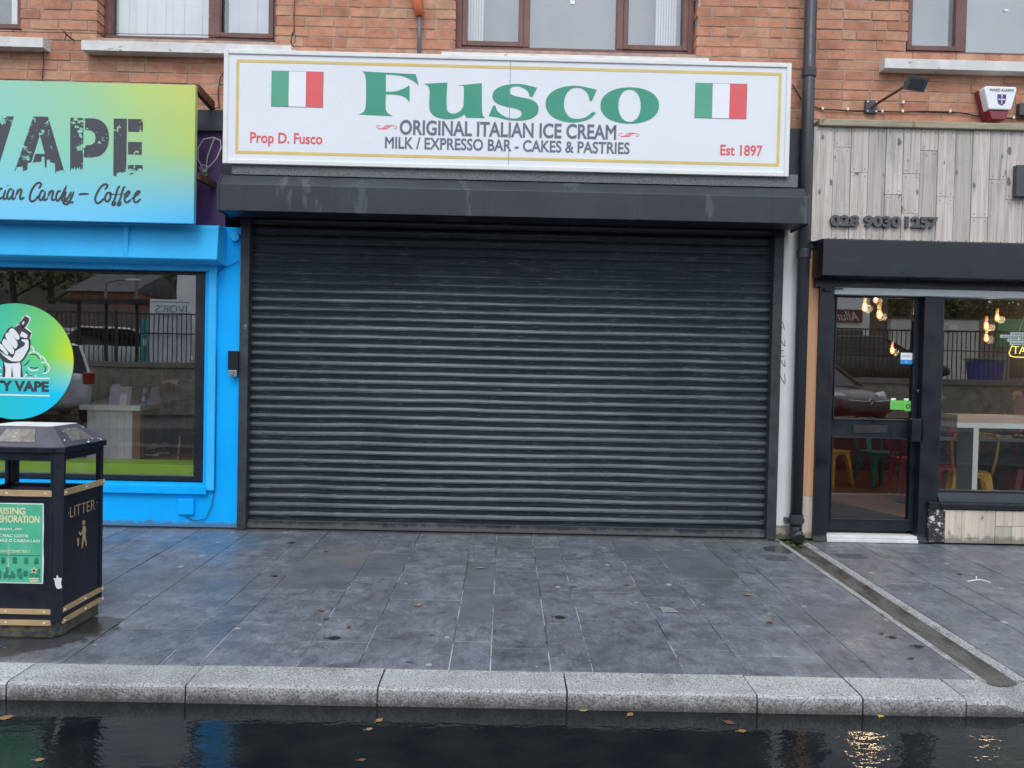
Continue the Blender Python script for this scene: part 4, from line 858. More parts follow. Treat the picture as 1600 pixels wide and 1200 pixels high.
# ================================================================== RESTAURANT (right)
def make_restaurant():
    t = thing('restaurant_front', 'black restaurant front with bleached plank fascia and plank stall riser', 'shopfront', (4.4, 0, 0))
    Y = -.02
    xl = AX(1269, 300, -.06); XR = 6.7
    zb = AZ(1400, 380, -.06); zt = (AZ(1290, 198, -.06)+AZ(1590, 205, -.06))/2
    MB().box(xl, XR, -.034, .055, zb-.05, zt+.02).build('fascia_backing', 'black_grimy', t)
    # upright planks with staggered butt joints and nail heads
    p = MB(); x = xl; k = 0; Yp = -.06
    first = True
    joints = {0: [], 1: [232], 2: [271], 3: [], 4: [304], 5: [271, 333], 6: [234], 7: [306], 8: [], 9: [337], 10: [277], 11: [308], 12: [], 13: [250]}
    while x < XR:
        wd = AX(1301, 300, Yp)-xl if first else .1435; first = False
        zs = sorted([zb]+[AZ(1400, j, Yp) for j in joints.get(k, [random.choice((250, 290, 320))])]+[zt])
        for a, b in zip(zs, zs[1:]):
            dy = random.uniform(-.003, .003)
            p.box(x+.0021, min(x+wd-.0021, XR), Yp+dy, -.036, a+.0012, b-.0012, 0)
            for nz in (a+.028, b-.028):
                for nx in (x+.028, x+wd-.028): p.box(nx-.0045, nx+.0045, Yp+dy-.001, Yp+dy+.002, nz-.0045, nz+.0045, 1)
        x += wd; k += 1
    p.build('plank_fascia', ['plank', 'nail'], t, bevel=.0012, seg=1)
    z1 = AZ(1290, 186, -.085); MB().box(xl+.03, XR, -.095, .055, zt, z1).build('fascia_capping', 'trim_wood', t, bevel=.006)
    # black shutter box over door and window
    Yh = -.24; hx = AX(1286, 400, Yh); z0 = (AZ(1286, 431, Yh)+AZ(1598, 436, Yh))/2; zz = (AZ(1286, 373, Yh)+AZ(1598, 378, Yh))/2
    MB().extr([(Yh, z0), (Yh, zz-.01), (Yh+.02, zz), (-.03, zz+.01), (-.03, z0+.02), (-.06, z0-.01)], hx, XR, 'x').build('canopy', 'black_paint', t, bevel=.004)
    MB().box(hx+.02, XR, -.05, .2, AZ(1400, 451, -.05), z0+.018).build('head_rail', 'black_paint', t)
    # pale roller bar
    za, zc = AZ(1400, 462, -.03), AZ(1400, 450, -.03); MB().box(AX(1303, 456, -.03), XR, -.045, .06, za, zc).build('roller_bar', 'alu', t, bevel=.005)
    hk = MB(); q = at(1297, 452, -.06); hk.box(q[0]-.05, q[0]+.02, -.075, -.045, q[1]-.016, q[1]+.012); hk.box(q[0]+.02, q[0]+.11, -.06, -.05, q[1]+.002, q[1]+.012); hk.build('catch', 'black_grimy', t)
    # timber post at the party line
    px0 = AX(1256, 600, -.01); px1 = AX(1275, 600, -.01)
    po = MB(); z4 = AZ(1262, 372, -.01); z3 = AZ(1262, 775, -.01)
    po.box(px0, px1, -.015, .2, z3+.001, z4); po.build('timber_post', 'post_wood', t, bevel=.002); MB().box(px0+.001, px1-.001, -.013, .2, .02, z3-.001).build('timber_post_foot', 'plank_low', t, bevel=.002)
    # black posts
    zh = AZ(1300, 436, -.02); a, b = AX(1275, 600, -.02), AX(1297, 600, -.02)
    MB().box(a+.002, b, -.045, .18, .004, zh).build('post', 'black_post', t, bevel=.004)
    c0, c1 = AX(1439, 640, -.02), AX(1469, 640, -.02); zsill = AZ(1520, 770, -.02)
    MB().box(c0, c1, -.03, .18, .004, zh).build('post', 'black_post', t, bevel=.004)
    # door
    dx0, dx1 = b, c0; yd = .04
    zt_ = AZ(1370, 463, yd); zm1, zm0 = AZ(1365, 657, yd), AZ(1365, 683, yd); zl1 = AZ(1360, 813, yd); zl0 = AZ(1360, 829, yd)
    f = MB(); gs = AX(1302, 600, yd); ge = AX(1428, 600, yd)
    f.box(dx0, gs, yd, yd+.05, zl0, zt_+.03); f.box(ge, dx1, yd, yd+.05, zl0, zt_+.03); f.box(gs, ge, yd+.001, yd+.05, zm0, zm1); f.box(gs, ge, yd+.001, yd+.05, zl0, zl1); f.box(gs, ge, yd+.001, yd+.05, zt_, zt_+.03)
    for (za_, zb_) in ((zm1, zt_), (zl1, zm0)):   # glazing beads
        f.box(gs, gs+.012, yd-.008, yd+.02, za_, zb_); f.box(ge-.012, ge, yd-.008, yd+.02, za_, zb_); f.box(gs+.012, ge-.012, yd-.007, yd+.02, za_, za_+.012); f.box(gs+.012, ge-.012, yd-.007, yd+.02, zb_-.012, zb_)
    d = f.build('door', 'black_post', t, bevel=.003)
    MB().box(gs, ge, yd+.022, yd+.028, zm1, zt_).build('pane', 'pane_shop', d); MB().box(gs, ge, yd+.022, yd+.028, zl1, zm0).build('pane', 'pane_low', d)
    lx0, lx1 = AX(1332, 671, yd), AX(1386, 671, yd); l0, l1 = AZ(1360, 677, yd), AZ(1360, 664, yd)
    lp = MB(); lp.box(lx0, lx1, yd-.008, yd, l0, l1); lp.box(lx0+.012, lx1-.012, yd-.012, yd-.008, l0+.012, l1-.012); lp.build('letter_plate', 'iron_dark', d, bevel=.003)
    h0, h1 = AX(1422, 670, 0), AX(1440, 670, 0); q0, q1 = AZ(1430, 690, 0), AZ(1430, 654, 0)
    MB().box(h0, h1, -.03, yd, q0, q1).build('handle', 'black_paint', d, bevel=.004)
    kx, kz = at(1436, 611, yd); MB().cyl((kx, yd, kz), (kx, yd-.014, kz), .02, .016, 16).build('lock', 'steel', d, bevel=.003)
    s0 = AX(1293, 840, -.04); th = MB(); th.box(b+.002, c0-.002, -.03, .1, .03, .055); th.box(b+.002, c0-.002, -.05, .1, 0, .0285); th.build('threshold', 'sill_white', t, bevel=.004)
    th2 = AZ(1360, 828, 0)
    # window
    wx0 = c1; zw0, zw1 = zsill, AZ(1540, 465, .04)
    f = MB(); f.box(wx0, wx0+.02, .0, .07, zw0, zw1+.03); f.box(wx0+.02, XR, .001, .07, zw0, zw0+.014); f.box(wx0+.02, XR, .001, .07, zw1, zw1+.03); fo = f.build('shop_window', 'black_post', t, bevel=.002)
    MB().box(wx0+.02, 6.5, .03, .036, zw0+.01, zw1+.005).build('pane', 'pane_shop', fo)
    zl = AZ(1530, 797, -.05); sl_ = MB(); xs0 = AX(1450, 785, -.05)
    sl_.extr([(-.075, zl+.012), (-.075, zl+.05), (-.06, zl+.062), (-.045, zl+.066), (-.04, zl+.085), (-.02, zw0+.0), (.05, zw0), (.05, zl), (-.055, zl), (-.06, zl+.012)], c1+.001, XR, 'x')
    sl_.box(xs0, c1-.001, -.07, -.031, zl+.002, zl+.06); sl_.build('window_sill', 'black_paint', t, bevel=.003)
    # stall riser: broken tile corner and planks
    r0, r1 = AX(1449, 820, -.03), AX(1474, 820, -.03)
    MB().box(r0, r1-.003, -.055, -.031, .02, zl-.002).build('tiled_corner', 'tile_broken', t); MB().box(c1+.002, XR, -.025, .2, .004, zl-.003).build('riser_backing', 'black_grimy', t)
    p = MB(); x = r1; k = 0
    while x < XR:
        wd = .1415; zj = [.012, zl-.004] if k % 5 in (0, 2) else [.012, random.choice((.055, .14, .16)), zl-.004]
        for a_, b_ in zip(zj, zj[1:]): p.box(x+.0015, min(x+wd-.0015, XR), -.05+random.uniform(-.003, .003), -.027, a_+.001, b_-.001)
        x += wd; k += 1
    p.build('plank_riser', 'plank_low', t, bevel=.0015, seg=1)
    # room
    rm = MB(); x0 = 2.6
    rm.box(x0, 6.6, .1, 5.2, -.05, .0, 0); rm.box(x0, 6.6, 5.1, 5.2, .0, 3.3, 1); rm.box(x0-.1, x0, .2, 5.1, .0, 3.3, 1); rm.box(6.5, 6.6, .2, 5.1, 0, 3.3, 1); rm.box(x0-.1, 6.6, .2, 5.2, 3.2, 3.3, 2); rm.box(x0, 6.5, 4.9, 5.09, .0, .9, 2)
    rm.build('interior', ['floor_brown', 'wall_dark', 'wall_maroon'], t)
    g = MB(); g.hexa([(2.75, .35, .001), (4.3, .35, .001), (2.75, 2.2, .001), (3.5, 2.2, .001), (2.75, .35, .008), (4.3, .35, .008), (2.75, 2.2, .008), (3.5, 2.2, .008)])
    tag(g.build('door_mat', 'mat_black'), 'black mat on the brown floor inside the glass door', 'mat')
make_restaurant()

def restaurant_bits():
    # phone number letters
    Y = -.066; fr = wallframe(Y); a, za = at(1296, 353, Y); b, zb = at(1464, 355, Y)
    m = MB(); h = .105
    for s, p0, p1 in (('028', 1296, 1341), ('9030', 1348, 1406), ('1257', 1413, 1464)):
        x0 = AX(p0, 354, Y); x1 = AX(p1, 354, Y); m.text(s, fr, x0, x1, za-.004, za-.004+.093, .0, .022, .045)
    tag(m.build('phone_number_sign', 'number_grey'), 'raised dark digits 028 9030 1257 fixed low on the bleached planks', 'lettering')
    # block letter at the frame edge
    Yb = -.062; x0 = AX(1582, 290, Yb); z1, z0 = AZ(1590, 260, Yb), AZ(1590, 309, Yb); m = MB(); wd = .20; e = (z1-z0)
    m.box(x0, x0+.085, Yb-.05, Yb, z0, z1); 
    for q in (0, .4, .8): m.box(x0+.085, x0+wd, Yb-.05, Yb, z0+e*q, z0+e*q+e*.2)
    tag(m.build('block_letter', 'lamp_grey', bevel=.003), 'thick dark block letter on the bleached planks at the right', 'lettering')
    # alarm box
    Ya = -.07; c = at(1563, 158, Ya); w_ = .125
    t = thing('alarm_box', 'white and red burglar alarm box with purple shield on the brick wall', 'alarm', (c[0], Ya, c[1]-.13))
    k = (6.4+Ya)/FPX; top = AZ(1563, 135, Ya); mid = AZ(1563, 171, Ya); bot = AZ(1563, 186, Ya)
    def tap(z): # half width at height
        f = (z-bot)/(top-bot); return .062+.078*min(1, f)**.8
    def ring(z, grow=0, y=Ya): h = tap(z)+grow; return h
    wb = MB(); zs = [mid, mid+.05, mid+.11, top-.02, top]; hw = [tap(z) for z in zs]; hw[-1] -= .012
    prof = [(c[0]-h_, z) for h_, z in zip(hw, zs)]+[(c[0]+h_, z) for h_, z in zip(hw[::-1], zs[::-1])]
    prof[4] = (prof[4][0]+.006, top+.002); wb.extr(prof, Ya, .05, 'y'); wb.build('cover', 'alarm_white', t, bevel=.008)
    rb = MB(); zs = [bot, bot+.03, mid-.004]; hw = [tap(z)*.92 for z in zs]; rb.extr([(c[0]-h_, z) for h_, z in zip(hw, zs)]+[(c[0]+h_, z) for h_, z in zip(hw[::-1], zs[::-1])], Ya+.012, .05, 'y')
    rb.extr([(c[0]-tap(z)-.008, z) for z in (bot+.02, top-.01)]+[(c[0]+tap(z)*.0, z) for z in (top-.01, bot+.02)], .0, .052, 'y'); rb.build('strobe', 'alarm_red', t, bevel=.006)
    fr = wallframe(Ya); lt = MB(); za = AZ(1563, 141, Ya); lt.text('WARD ALARMS', fr, AX(1546, 142, Ya), AX(1584, 142, Ya), za-.011, za+.012, .001, .0008, .008); lt.build('lettering', 'ink', t)
    sh = MB(); sx, sz = at(1565, 155.5, Ya); sh.shape([[(sx-.036, sz+.042), (sx+.036, sz+.042), (sx+.036, sz-.005), (sx+.026, sz-.034), (sx, sz-.05), (sx-.026, sz-.034), (sx-.036, sz-.005)]], fr, .001, .001, 0)
    sh.box(sx-.003, sx+.003, Ya-.004, Ya-.002, sz-.034, sz+.032, 1); sh.box(sx-.024, sx+.024, Ya-.0038, Ya-.002, sz-.003, sz+.003, 1)
    for (dx, dz) in ((0, .032), (0, -.034), (-.024, 0), (.024, 0)): sh.cyl((sx+dx, Ya-.002, sz+dz), (sx+dx, Ya-.004, sz+dz), .006, .006, 8, 1)
    sh.build('shield_emblem', ['alarm_purple', 'white_print'], t)
    jx, jz = at(1597, 171, .03); tag(MB().box(jx-.03, jx+.06, .015, .06, jz-.05, jz+.05).build('junction_box', 'lamp_grey', bevel=.004), 'small dark box on the brick wall right of the alarm box', 'junction box')
    # floodlight on an arm
    p0 = at(1362, 166, .03); Yt = -.42; p1 = at(1417, 133, Yt+.05)
    t = thing('floodlight', 'dark floodlight on a slanting arm above the bleached planks', 'light', (p0[0], .05, p0[1]-.06))
    pl = MB().box(p0[0]-.05, p0[0]+.05, .03, .058, p0[1]-.055, p0[1]+.05).build('wall_plate', 'lamp_grey', t, bevel=.003)
    for dx in (-.036, .036):
        for dz in (-.042, .036): MB().cyl((p0[0]+dx, .03, p0[1]+dz), (p0[0]+dx, .022, p0[1]+dz), .008, .008, 8).build('bolt', 'steel', pl)
    MB().tube([(p0[0], .03, p0[1]-.01), (p0[0]+.01, 0, p0[1]), (p1[0], Yt+.05, p1[1])], .011, 8).build('arm', 'rust_brown', t)
    c = at(1431, 131, Yt); hb = MB(); U = Vector((.93, .0, -.12)).normalized(); Vv = Vector((.18, -.35, .92)).normalized(); Nn = U.cross(Vv).normalized()
    def bx(u, v, n0, n1, m=0, o=(0, 0)):
        C = Vector((c[0], Yt, c[1]))+U*o[0]+Vv*o[1]; hb.hexa([tuple(C+U*a*u+Vv*b*v+Nn*q) for b in (-1, 1) for q in (n0, n1) for a in (-1, 1)], m)
    bx(.077, .052, -.02, .02); bx(.055, .036, .02, .024, 1); bx(.06, .03, -.05, -.02)
    hb.build('lamp_head', ['lamp_grey', 'lamp_glass'], t, bevel=.006)
    br = MB(); br.box(p1[0]-.02, p1[0]+.04, Yt+.02, Yt+.06, p1[1]-.015, p1[1]+.03); br.build('yoke', 'iron_dark', t, bevel=.004)
    # cable clipped along the brick
    Yc = .045; pts = [(1238, 132), (1243, 140), (1252, 155), (1266, 165), (1285, 171), (1312, 172), (1340, 174), (1376, 174), (1410, 175), (1445, 174), (1484, 175), (1505, 177), (1525, 181), (1555, 184), (1600, 186), (1680, 187)]
    t = thing('wall_cable', 'black cable pinned with white clips along the brick above the planks', 'cable', (AX(1400, 175, Yc), Yc, AZ(1400, 175, Yc)))
    MB().tube([(x, Yc, z) for x, z in [at(a, b, Yc) for a, b in pts]], .0055, 6).build('cable_run', 'cable_black', t)
    for (a, b) in ((1285, 170), (1324, 171), (1378, 174), (1410, 174), (1411, 160), (1484, 174), (1538, 183), (1583, 184)):
        x, z = at(a, b, Yc); MB().box(x-.007, x+.007, Yc-.012, .058, z-.010, z+.012).build('clip', 'white_print', t)
    # downpipe with shoe
    Yp = -.065; xt = AX(1263, 60, Yp); xb = AX(1247, 790, Yp); x = (xt+xb)/2; r = .049
    t = thing('downpipe', 'black rainwater downpipe between white pier and orange timber post', 'pipe', (x, Yp, 0))
    MB().cyl((x, Yp, .13), (x, Yp, 6.2), r, r, 20).build('pipe', 'pipe_black', t, smooth=True)
    for z in (.20, AZ(1255, 112, Yp), AZ(1255, 395, Yp)): MB().cyl((x, Yp, z-.045), (x, Yp, z+.03), r+.008, r+.008, 20).build('collar', 'pipe_black', t, bevel=.003)
    MB().box(x-.075, x+.075, Yp+.01, .02, .156, .19).build('pipe_bracket', 'pipe_black', t, bevel=.003)
    MB().tube([(x, Yp, .16), (x, Yp, .10), (x, Yp-.02, .065), (x, Yp-.075, .043)], [r+.003, r+.003, r+.004, r+.002], 20).build('outlet_shoe', 'pipe_black', t, smooth=True)
    MB().cyl((x, Yp-.0765, .0425), (x, Yp-.078, .042), r-.008, r-.008, 18).build('outlet_hole', 'dark_room', t)
    mo = MB()
    for i in range(60):
        a, b = x+random.gauss(0, .10), random.uniform(-.17, .015); s = random.uniform(.008, .024); mo.lathe([(s, 0), (s*.7, s*.4), (.001, s*.55)], (a, b, pave_z(b)+(-.012 if abs(a-2.418) < .1 else -.002)), 6)
    o = mo.build('moss', 'moss'); o['kind'] = 'stuff'; o['label'] = 'patch of green moss and dirt round the downpipe outlet'
    # wiring in the gap to the left of the sign
    t = thing('loose_wire', 'loops of loose white wire hanging on the purple board', 'wire', (AX(325, 240, -.01), -.01, AZ(325, 265, -.01)))
    ww = MB()
    for ps in ([(320, 268), (310, 250), (311, 232), (320, 219), (333, 215), (345, 220), (347, 232), (340, 250), (326, 262), (319, 270)], [(322, 265), (325, 245), (333, 225), (338, 216)], [(318, 268), (312, 263), (318, 258), (326, 262), (322, 270)]):
        ww.tube([(x_, -.012-.008*i % .03, z_) for i, (x_, z_) in enumerate([at(a, b, -.01) for a, b in ps])], .005, 6)
    ww.build('wire', 'cable_white', t)
    px, pz = at(319, 268, -.005); MB().box(px-.035, px+.03, -.008, .004, pz-.035, pz+.03).build('wall_patch', 'concrete', t)
    cb = MB(); cb.tube([(x_, .04 if i < 5 else .0, z_) for i, (x_, z_) in enumerate([at(a, b, .04) for a, b in ((350, 112), (344, 122), (341, 140), (341, 158), (343, 168), (338, 172))])], .005, 6); tag(cb.build('drop_cable', 'cable_black'), 'short black cable hanging by the left end of the white sign', 'cable')
    # taut wire across the first window, hook, coil
    hw = MB(); hw.tube([(x_, -.06, z_) for x_, z_ in [at(a, b, -.06) for a, b in ((-150, 46), (0, 49), (98, 51), (200, 53), (330, 55), (437, 66))]], .0028, 5); x_, z_ = at(101, 51, -.06); hw.tube([(x_-.01, -.06, z_+.01), (x_, .03, z_-.01), (x_+.01, .06, z_-.01)], .006, 6); hw.tube([(x_, z0_, z_-.0) for x_, z0_, z_ in [(x_-.01, -.05, z_+.015), (x_+.012, -.055, z_-.02), (x_-.002, -.055, z_-.055)]], .005, 6)
    tag(hw.build('overhead_wire', 'cable_black'), 'thin dark wire stretched from a rusty wall hook across the left windows', 'wire')
    hw = MB(); hw.tube([(x_, .045, z_) for x_, z_ in [at(a, b, .045) for a, b in ((67, 72), (68, 95), (66, 128))]], .004, 5); tag(hw.build('sill_cable', 'cable_black'), 'thin cable running down the brick from the leftmost sill', 'cable')
    hw = MB(); hw.tube([(x_, .04, z_) for x_, z_ in [at(a, b, .04) for a, b in ((461, -40), (460, 10), (459, 30), (460, 48))]], .004, 5); hw.tube([(x_, .03, z_) for x_, z_ in [at(a, b, .03) for a, b in ((460, 48), (455, 60), (456, 70), (461, 66), (462, 55), (457, 50), (454, 66), (459, 74))]], .004, 5)
    tag(hw.build('cable_coil', 'cable_black'), 'black cable coiled on the brick beside the blinds window', 'cable')
    t = thing('overflow_pipe', 'orange overflow pipe with thin grey tail on the brick above the sign', 'pipe', (AX(656, 40, .0), .0, AZ(656, 82, .0)))
    a = AX(655, 20, 0.01); MB().tube([(AX(650, -20, .01), .01, AZ(655, -20, .01)), (AX(651, 0, .01), .01, AZ(655, 0, .01)), (a, .01, AZ(655, 14, .01)), (a+.003, .01, AZ(655, 25, .01))], [.045, .045, .040, .032], 12).build('orange_pipe', 'terracotta', t, smooth=True)
    MB().tube([(a+.004, .012, AZ(655, 24, .01)), (a+.004, .012, AZ(655, 88, .01))], .017, 10).build('grey_pipe', 'pipe_grey', t, smooth=True)
    # stickers on door and pane
    x0, z0 = at(1417, 560, .05); m = MB(); y = .057
    m.box(x0-.049, x0+.049, y-.001, y+.001, z0-.047, z0+.047, 0); m.box(x0-.049, x0+.049, y-.0016, y-.001, z0-.047, z0-.012, 1); m.box(x0-.036, x0+.036, y-.0016, y-.001, z0+.012, z0+.016, 2); m.box(x0-.036, x0+.036, y-.0016, y-.001, z0+.022, z0+.025, 2); m.box(x0-.012, x0+.012, y-.002, y-.0016, z0-.032, z0-.028, 0)
    tag(m.build('door_sticker', ['white_print', 'sticker_blue', 'table_grey']), 'square white and blue sticker on the upper glass of the black door', 'sticker')
    x0, z0 = at(1407, 633, .05); m = MB(); a, b = AX(1391, 633, y), AX(1424, 633, y); zt, zb2 = AZ(1407, 626, y), AZ(1407, 640, y)
    m.box(a, b, y-.001, y+.001, zb2, zt, 0); m.box(b-.055, b, y-.0009, y+.001, zb2-.012, zb2, 0); m.cyl((b-.028, y-.001, (zt+zb2)/2-.01), (b-.028, y-.002, (zt+zb2)/2-.01), .020, .020, 16, 1); m.cyl((b-.028, y-.002, (zt+zb2)/2-.01), (b-.028, y-.003, (zt+zb2)/2-.01), .010, .010, 12, 0)
    for i in range(3): m.box(a+.012, b-.065, y-.0014, y-.001, zb2+.012+.018*i, zb2+.015+.018*i, 1)
    for dx in (.005, .115): m.box(a+dx, a+dx+.04, y-.001, y+.0009, zt+.002, zt+.020, 2)
    tag(m.build('rating_sticker', ['sticker_green', 'ink', 'white_print']), 'green food rating sticker on the glass above the door letter plate', 'sticker')
restaurant_bits()

# ================================================================== LITTER BIN
def make_bin():
    X1 = -2.258; X0 = -2.80; Yf, Yr = -2.475, -2.02; c = .033; zb = pave_z(-2.2)-.004
    t = thing('litter_bin', 'black street litter bin with gold bands and open sides near the kerb', 'bin', ((X0+X1)/2, (Yf+Yr)/2, zb))
    def oct_(x0, x1, y0, y1, c): return [(x0+c, y0), (x1-c, y0), (x1, y0+c), (x1, y1-c), (x1-c, y1), (x0+c, y1), (x0, y1-c), (x0, y0+c)]
    ZB = AZ(40, 775, Yf); ZO = AZ(40, 720, Yf); ZR0, ZR1 = AZ(40, 709, Yf), AZ(40, 698, Yf)
    # plinth and body
    MB().extr(oct_(X0+.012, X1-.012, Yf+.012, Yr-.012, c), zb, zb+.085, 'z').build('plinth', 'bin_dirty', t, bevel=.012)
    bd = MB(); z1 = ZB; z0 = zb+.086
    bd.extr(oct_(X0+.004, X1-.004, Yf+.004, Yr-.004, c), z0, z0+.004, 'z')
    for (xa, xb, ya, yb) in ((X0+c, X1-c, Yf+.008, Yf+.028), (X0+c, X1-c, Yr-.028, Yr-.008), (X0+.008, X0+.028, Yf+c, Yr-c), (X1-.028, X1-.008, Yf+c, Yr-c)): bd.box(xa, xb, ya, yb, z0+.004, z1)
    bd.build('body', 'bin_paint', t, bevel=.003)
    # corner posts run full height
    for sx in (0, 1):
        for sy in (0, 1):
            x = X1 if sx else X0; y = Yr if sy else Yf; a = -1 if sx else 1; b = -1 if sy else 1
            pf = [(x+a*c, y), (x, y+b*c), (x, y+b*(c+.02)), (x+a*.02, y+b*(c+.02)), (x+a*.02, y+b*c*.9), (x+a*c*.9, y+b*.02), (x+a*(c+.018), y+b*.02), (x+a*(c+.018), y)]
            if sx == sy: pf = pf[::-1]
            MB().extr(pf, z0, ZR0+.004, 'z').build('corner_post', 'bin_paint', t, bevel=.003)
    hd = MB()
    for (xa, xb, ya, yb) in ((X0+c, X1-c, Yf+.004, Yf+.02), (X0+c, X1-c, Yr-.02, Yr-.004), (X0+.004, X0+.02, Yf+c, Yr-c), (X1-.02, X1-.004, Yf+c, Yr-c)): hd.box(xa, xb, ya, yb, ZO, ZR0+.003)
    hd.build('header', 'bin_paint', t, bevel=.003)
    # inner liner with rim
    ln = MB(); x0, x1, y0, y1 = X0+.05, X1-.05, Yf+.05, Yr-.05
    ln.box(x0, x1, y0, y0+.006, z0, ZB-.02); ln.box(x0, x1, y1-.006, y1, z0, ZB-.02); ln.box(x0, x0+.006, y0, y1, z0, ZB-.02); ln.box(x1-.006, x1, y0, y1, z0, ZB-.02); ln.box(x0, x1, y0, y1, z0, ZB-.10); ln.build('liner', 'bin_lid', t)
    # lid: rim, hipped roof, flat top with stubber plates
    rim = MB(); o = .012; rim.extr(oct_(X0-o, X1+o, Yf-o, Yr+o, c), ZR0+.005, ZR1, 'z'); rim.build('lid_rim', 'bin_paint', t, bevel=.004)
    tz = ZR1+.098; A = [(x, y, ZR1) for x, y in oct_(X0-o+.004, X1+o-.004, Yf-o+.004, Yr+o-.004, c)]; i = .10; B = [(x, y, tz) for x, y in oct_(X0+i, X1-i, Yf+.085, Yr-i, .02)]
    ro = MB(); n = 8; ro.v = A+B
    for k in range(n): ro.f.append((k, (k+1) % n, n+(k+1) % n, n+k)); ro.m.append(0)
    ro.f.append(tuple(range(n, 2*n))); ro.m.append(1); ro.f.append(tuple(range(n-1, -1, -1))); ro.m.append(0)
    lid = ro.build('lid', ['bin_lid', 'sill_white'], t)  # flat top painted pale: its sky reflection is put into the colour
    pt = MB()
    def plate(q0, q1, q2, q3, nrm):
        d = Vector(nrm)*.003; P = [Vector(q)+d for q in (q0, q1, q2, q3)]; Q = [p-d*.9 for p in P]; pt.hexa([Q[0], Q[1], Q[3], Q[2], P[0], P[1], P[3], P[2]])
    lerp = lambda a, b, k: tuple(a[j]+(b[j]-a[j])*k for j in range(3))
    def onface(a0, a1, b0, b1, u0, u1, v0, v1):
        g = lambda u, v: lerp(lerp(a0, a1, u), lerp(b0, b1, u), v); nn = (Vector(a1)-Vector(a0)).cross(Vector(b0)-Vector(a0)).normalized(); plate(g(u0, v0), g(u1, v0), g(u1, v1), g(u0, v1), nn)
    onface(A[0], A[1], B[0], B[1], .36, .80, .22, .84); onface(A[2], A[3], B[2], B[3], .25, .75, .18, .80)
    pt.build('stubber_plate', 'bin_plate', lid)
    random.seed(5)
    for k in range(20):
        st = MB()   # flakes of torn paper stuck to the right slope
        u, v = random.uniform(.02, .98), random.uniform(.04, .9); g = lerp(lerp(A[2], A[3], u), lerp(B[2], B[3], u), v); s = random.uniform(.006, .018); q = random.uniform(.003, .006); dy = random.uniform(-.4, .4)
        nn = (Vector(A[3])-Vector(A[2])).cross(Vector(B[2])-Vector(A[2])).normalized(); U = Vector((-.3, 1, dy)).normalized(); W = nn.cross(U); C = Vector(g)+nn*.001
        st.quad([C-U*s-W*q, C+U*s-W*q, C+U*s+W*q, C-U*s+W*q]); st.build('paper_flake', 'paper', lid)
    # gold bands with rivets
    yb_ = Yf; e = .004
    zs = [(AZ(40, 775.5, Yf), AZ(40, 766, Yf)), (AZ(40, 959.5, Yf), AZ(40, 952, Yf)), (AZ(40, 977, Yf), AZ(40, 969, Yf))]
    for (a, b) in zs:
        g = MB().box(X0+c+.012, X1-c-.008, Yf-e, Yf+.009, a, b).build('gold_band', 'brass', t, bevel=.001)
        for fx in (.08, .5, .93): xx = X0+c+.012+(X1-X0-2*c-.02)*fx; MB().cyl((xx, Yf-e, (a+b)/2), (xx, Yf-e-.003, (a+b)/2), .006, .004, 8).build('rivet', 'rivet', g)
        g = MB().box(X1-.009, X1+e, Yf+c+.004, Yr-c+.012, a, b).build('gold_band', 'brass', t, bevel=.001)
        for fy in (.03, .52, .97): yy = Yf+c+.004+(Yr-Yf-2*c+.008)*fy; MB().cyl((X1+e, yy, (a+b)/2), (X1+e+.003, yy, (a+b)/2), .006, .004, 8).build('rivet', 'rivet', g)
    # LITTER and the tidy figure on the right face
    fr = (Vector((X1-.007, Yf, 0)), Vector((0, 1, 0)), Vector((0, 0, 1)), Vector((1, 0, 0)))
    L_ = MB(); z0l = zb+.56
    def yz(px, py):  # point on the right face under a pixel
        d = ray(px, py); k = (X1-CAM.x)/d.x; return (CAM.y+d.y*k-Yf, CAM.z+d.z*k)
    a = yz(111, 808); b = yz(150, 792); zA = (a[1]+b[1])/2
    L_.text('LITTER', fr, a[0], b[0], zA-.008, zA+.048, .001, .001, -.012); 
    for q in (yz(109, 801), yz(153, 785)): L_.quad([tuple(fr[0]+fr[1]*(q[0]+u*.004)+fr[2]*(q[1]+v*.004)+fr[3]*.002) for u, v in ((-1, -1), (1, -1), (1, 1), (-1, 1))])
    L_.build('lettering', 'brass', t)
    cx, cz = yz(132, 836); s = .0108; P = lambda q: [(cx+u*s, cz+v*s) for u, v in q]; f = MB()
    f.shape([P([(.2+1.3*math.cos(k*.5236), 6.2+1.3*math.sin(k*.5236)) for k in range(12)])], fr, .001, .001)
    f.shape([P([(-.6, 4.6), (1.6, 4.4), (2.6, 2.2), (1.8, -.2), (3.2, -6), (2.2, -6.2), (.6, -1.6), (-.6, -6.4), (-1.8, -6.4), (-1.0, -1), (-1.2, 2.4), (-2.6, 1.4), (-3.8, 2.6), (-4.2, 1.9), (-2.7, .2), (-1.1, 1.2)])], fr, .0012, .001)
    f.shape([P([(-3.9, -.5), (-5.6, -.4), (-5.3, -4.6), (-4.2, -4.6)])], fr, .001, .001)
    f.build('tidy_figure', 'brass', t)
    # torn scrap on the corner
    x, z = at(95, 910, Yf+.02); d = Vector((.7071, -.7071, 0)); O = Vector((X1-c*.5, Yf+c*.5, z)); fr2 = (O, Vector((.7071, .7071, 0)), Vector((0, 0, 1)), d)
    MB().shape([[(-.02, .028), (-.008, .022), (-.004, .042), (.004, .024), (.018, .02), (.014, -.005), (.02, -.03), (.008, -.034), (-.004, -.03), (-.012, -.012), (-.014, .008)]], fr2, .0015, .001).build('torn_sticker', 'paper', t)
    # poster on the front
    fy = Yf+.007; xr = AX(68.5, 850, fy); zt, zl = AZ(40, 786, fy), AZ(40, 911.5, fy); xl = X0+c+.055
    p = thing('poster', 'green commemoration poster pasted on the front of the black litter bin', 'poster', ((xl+xr)/2, fy, zl))
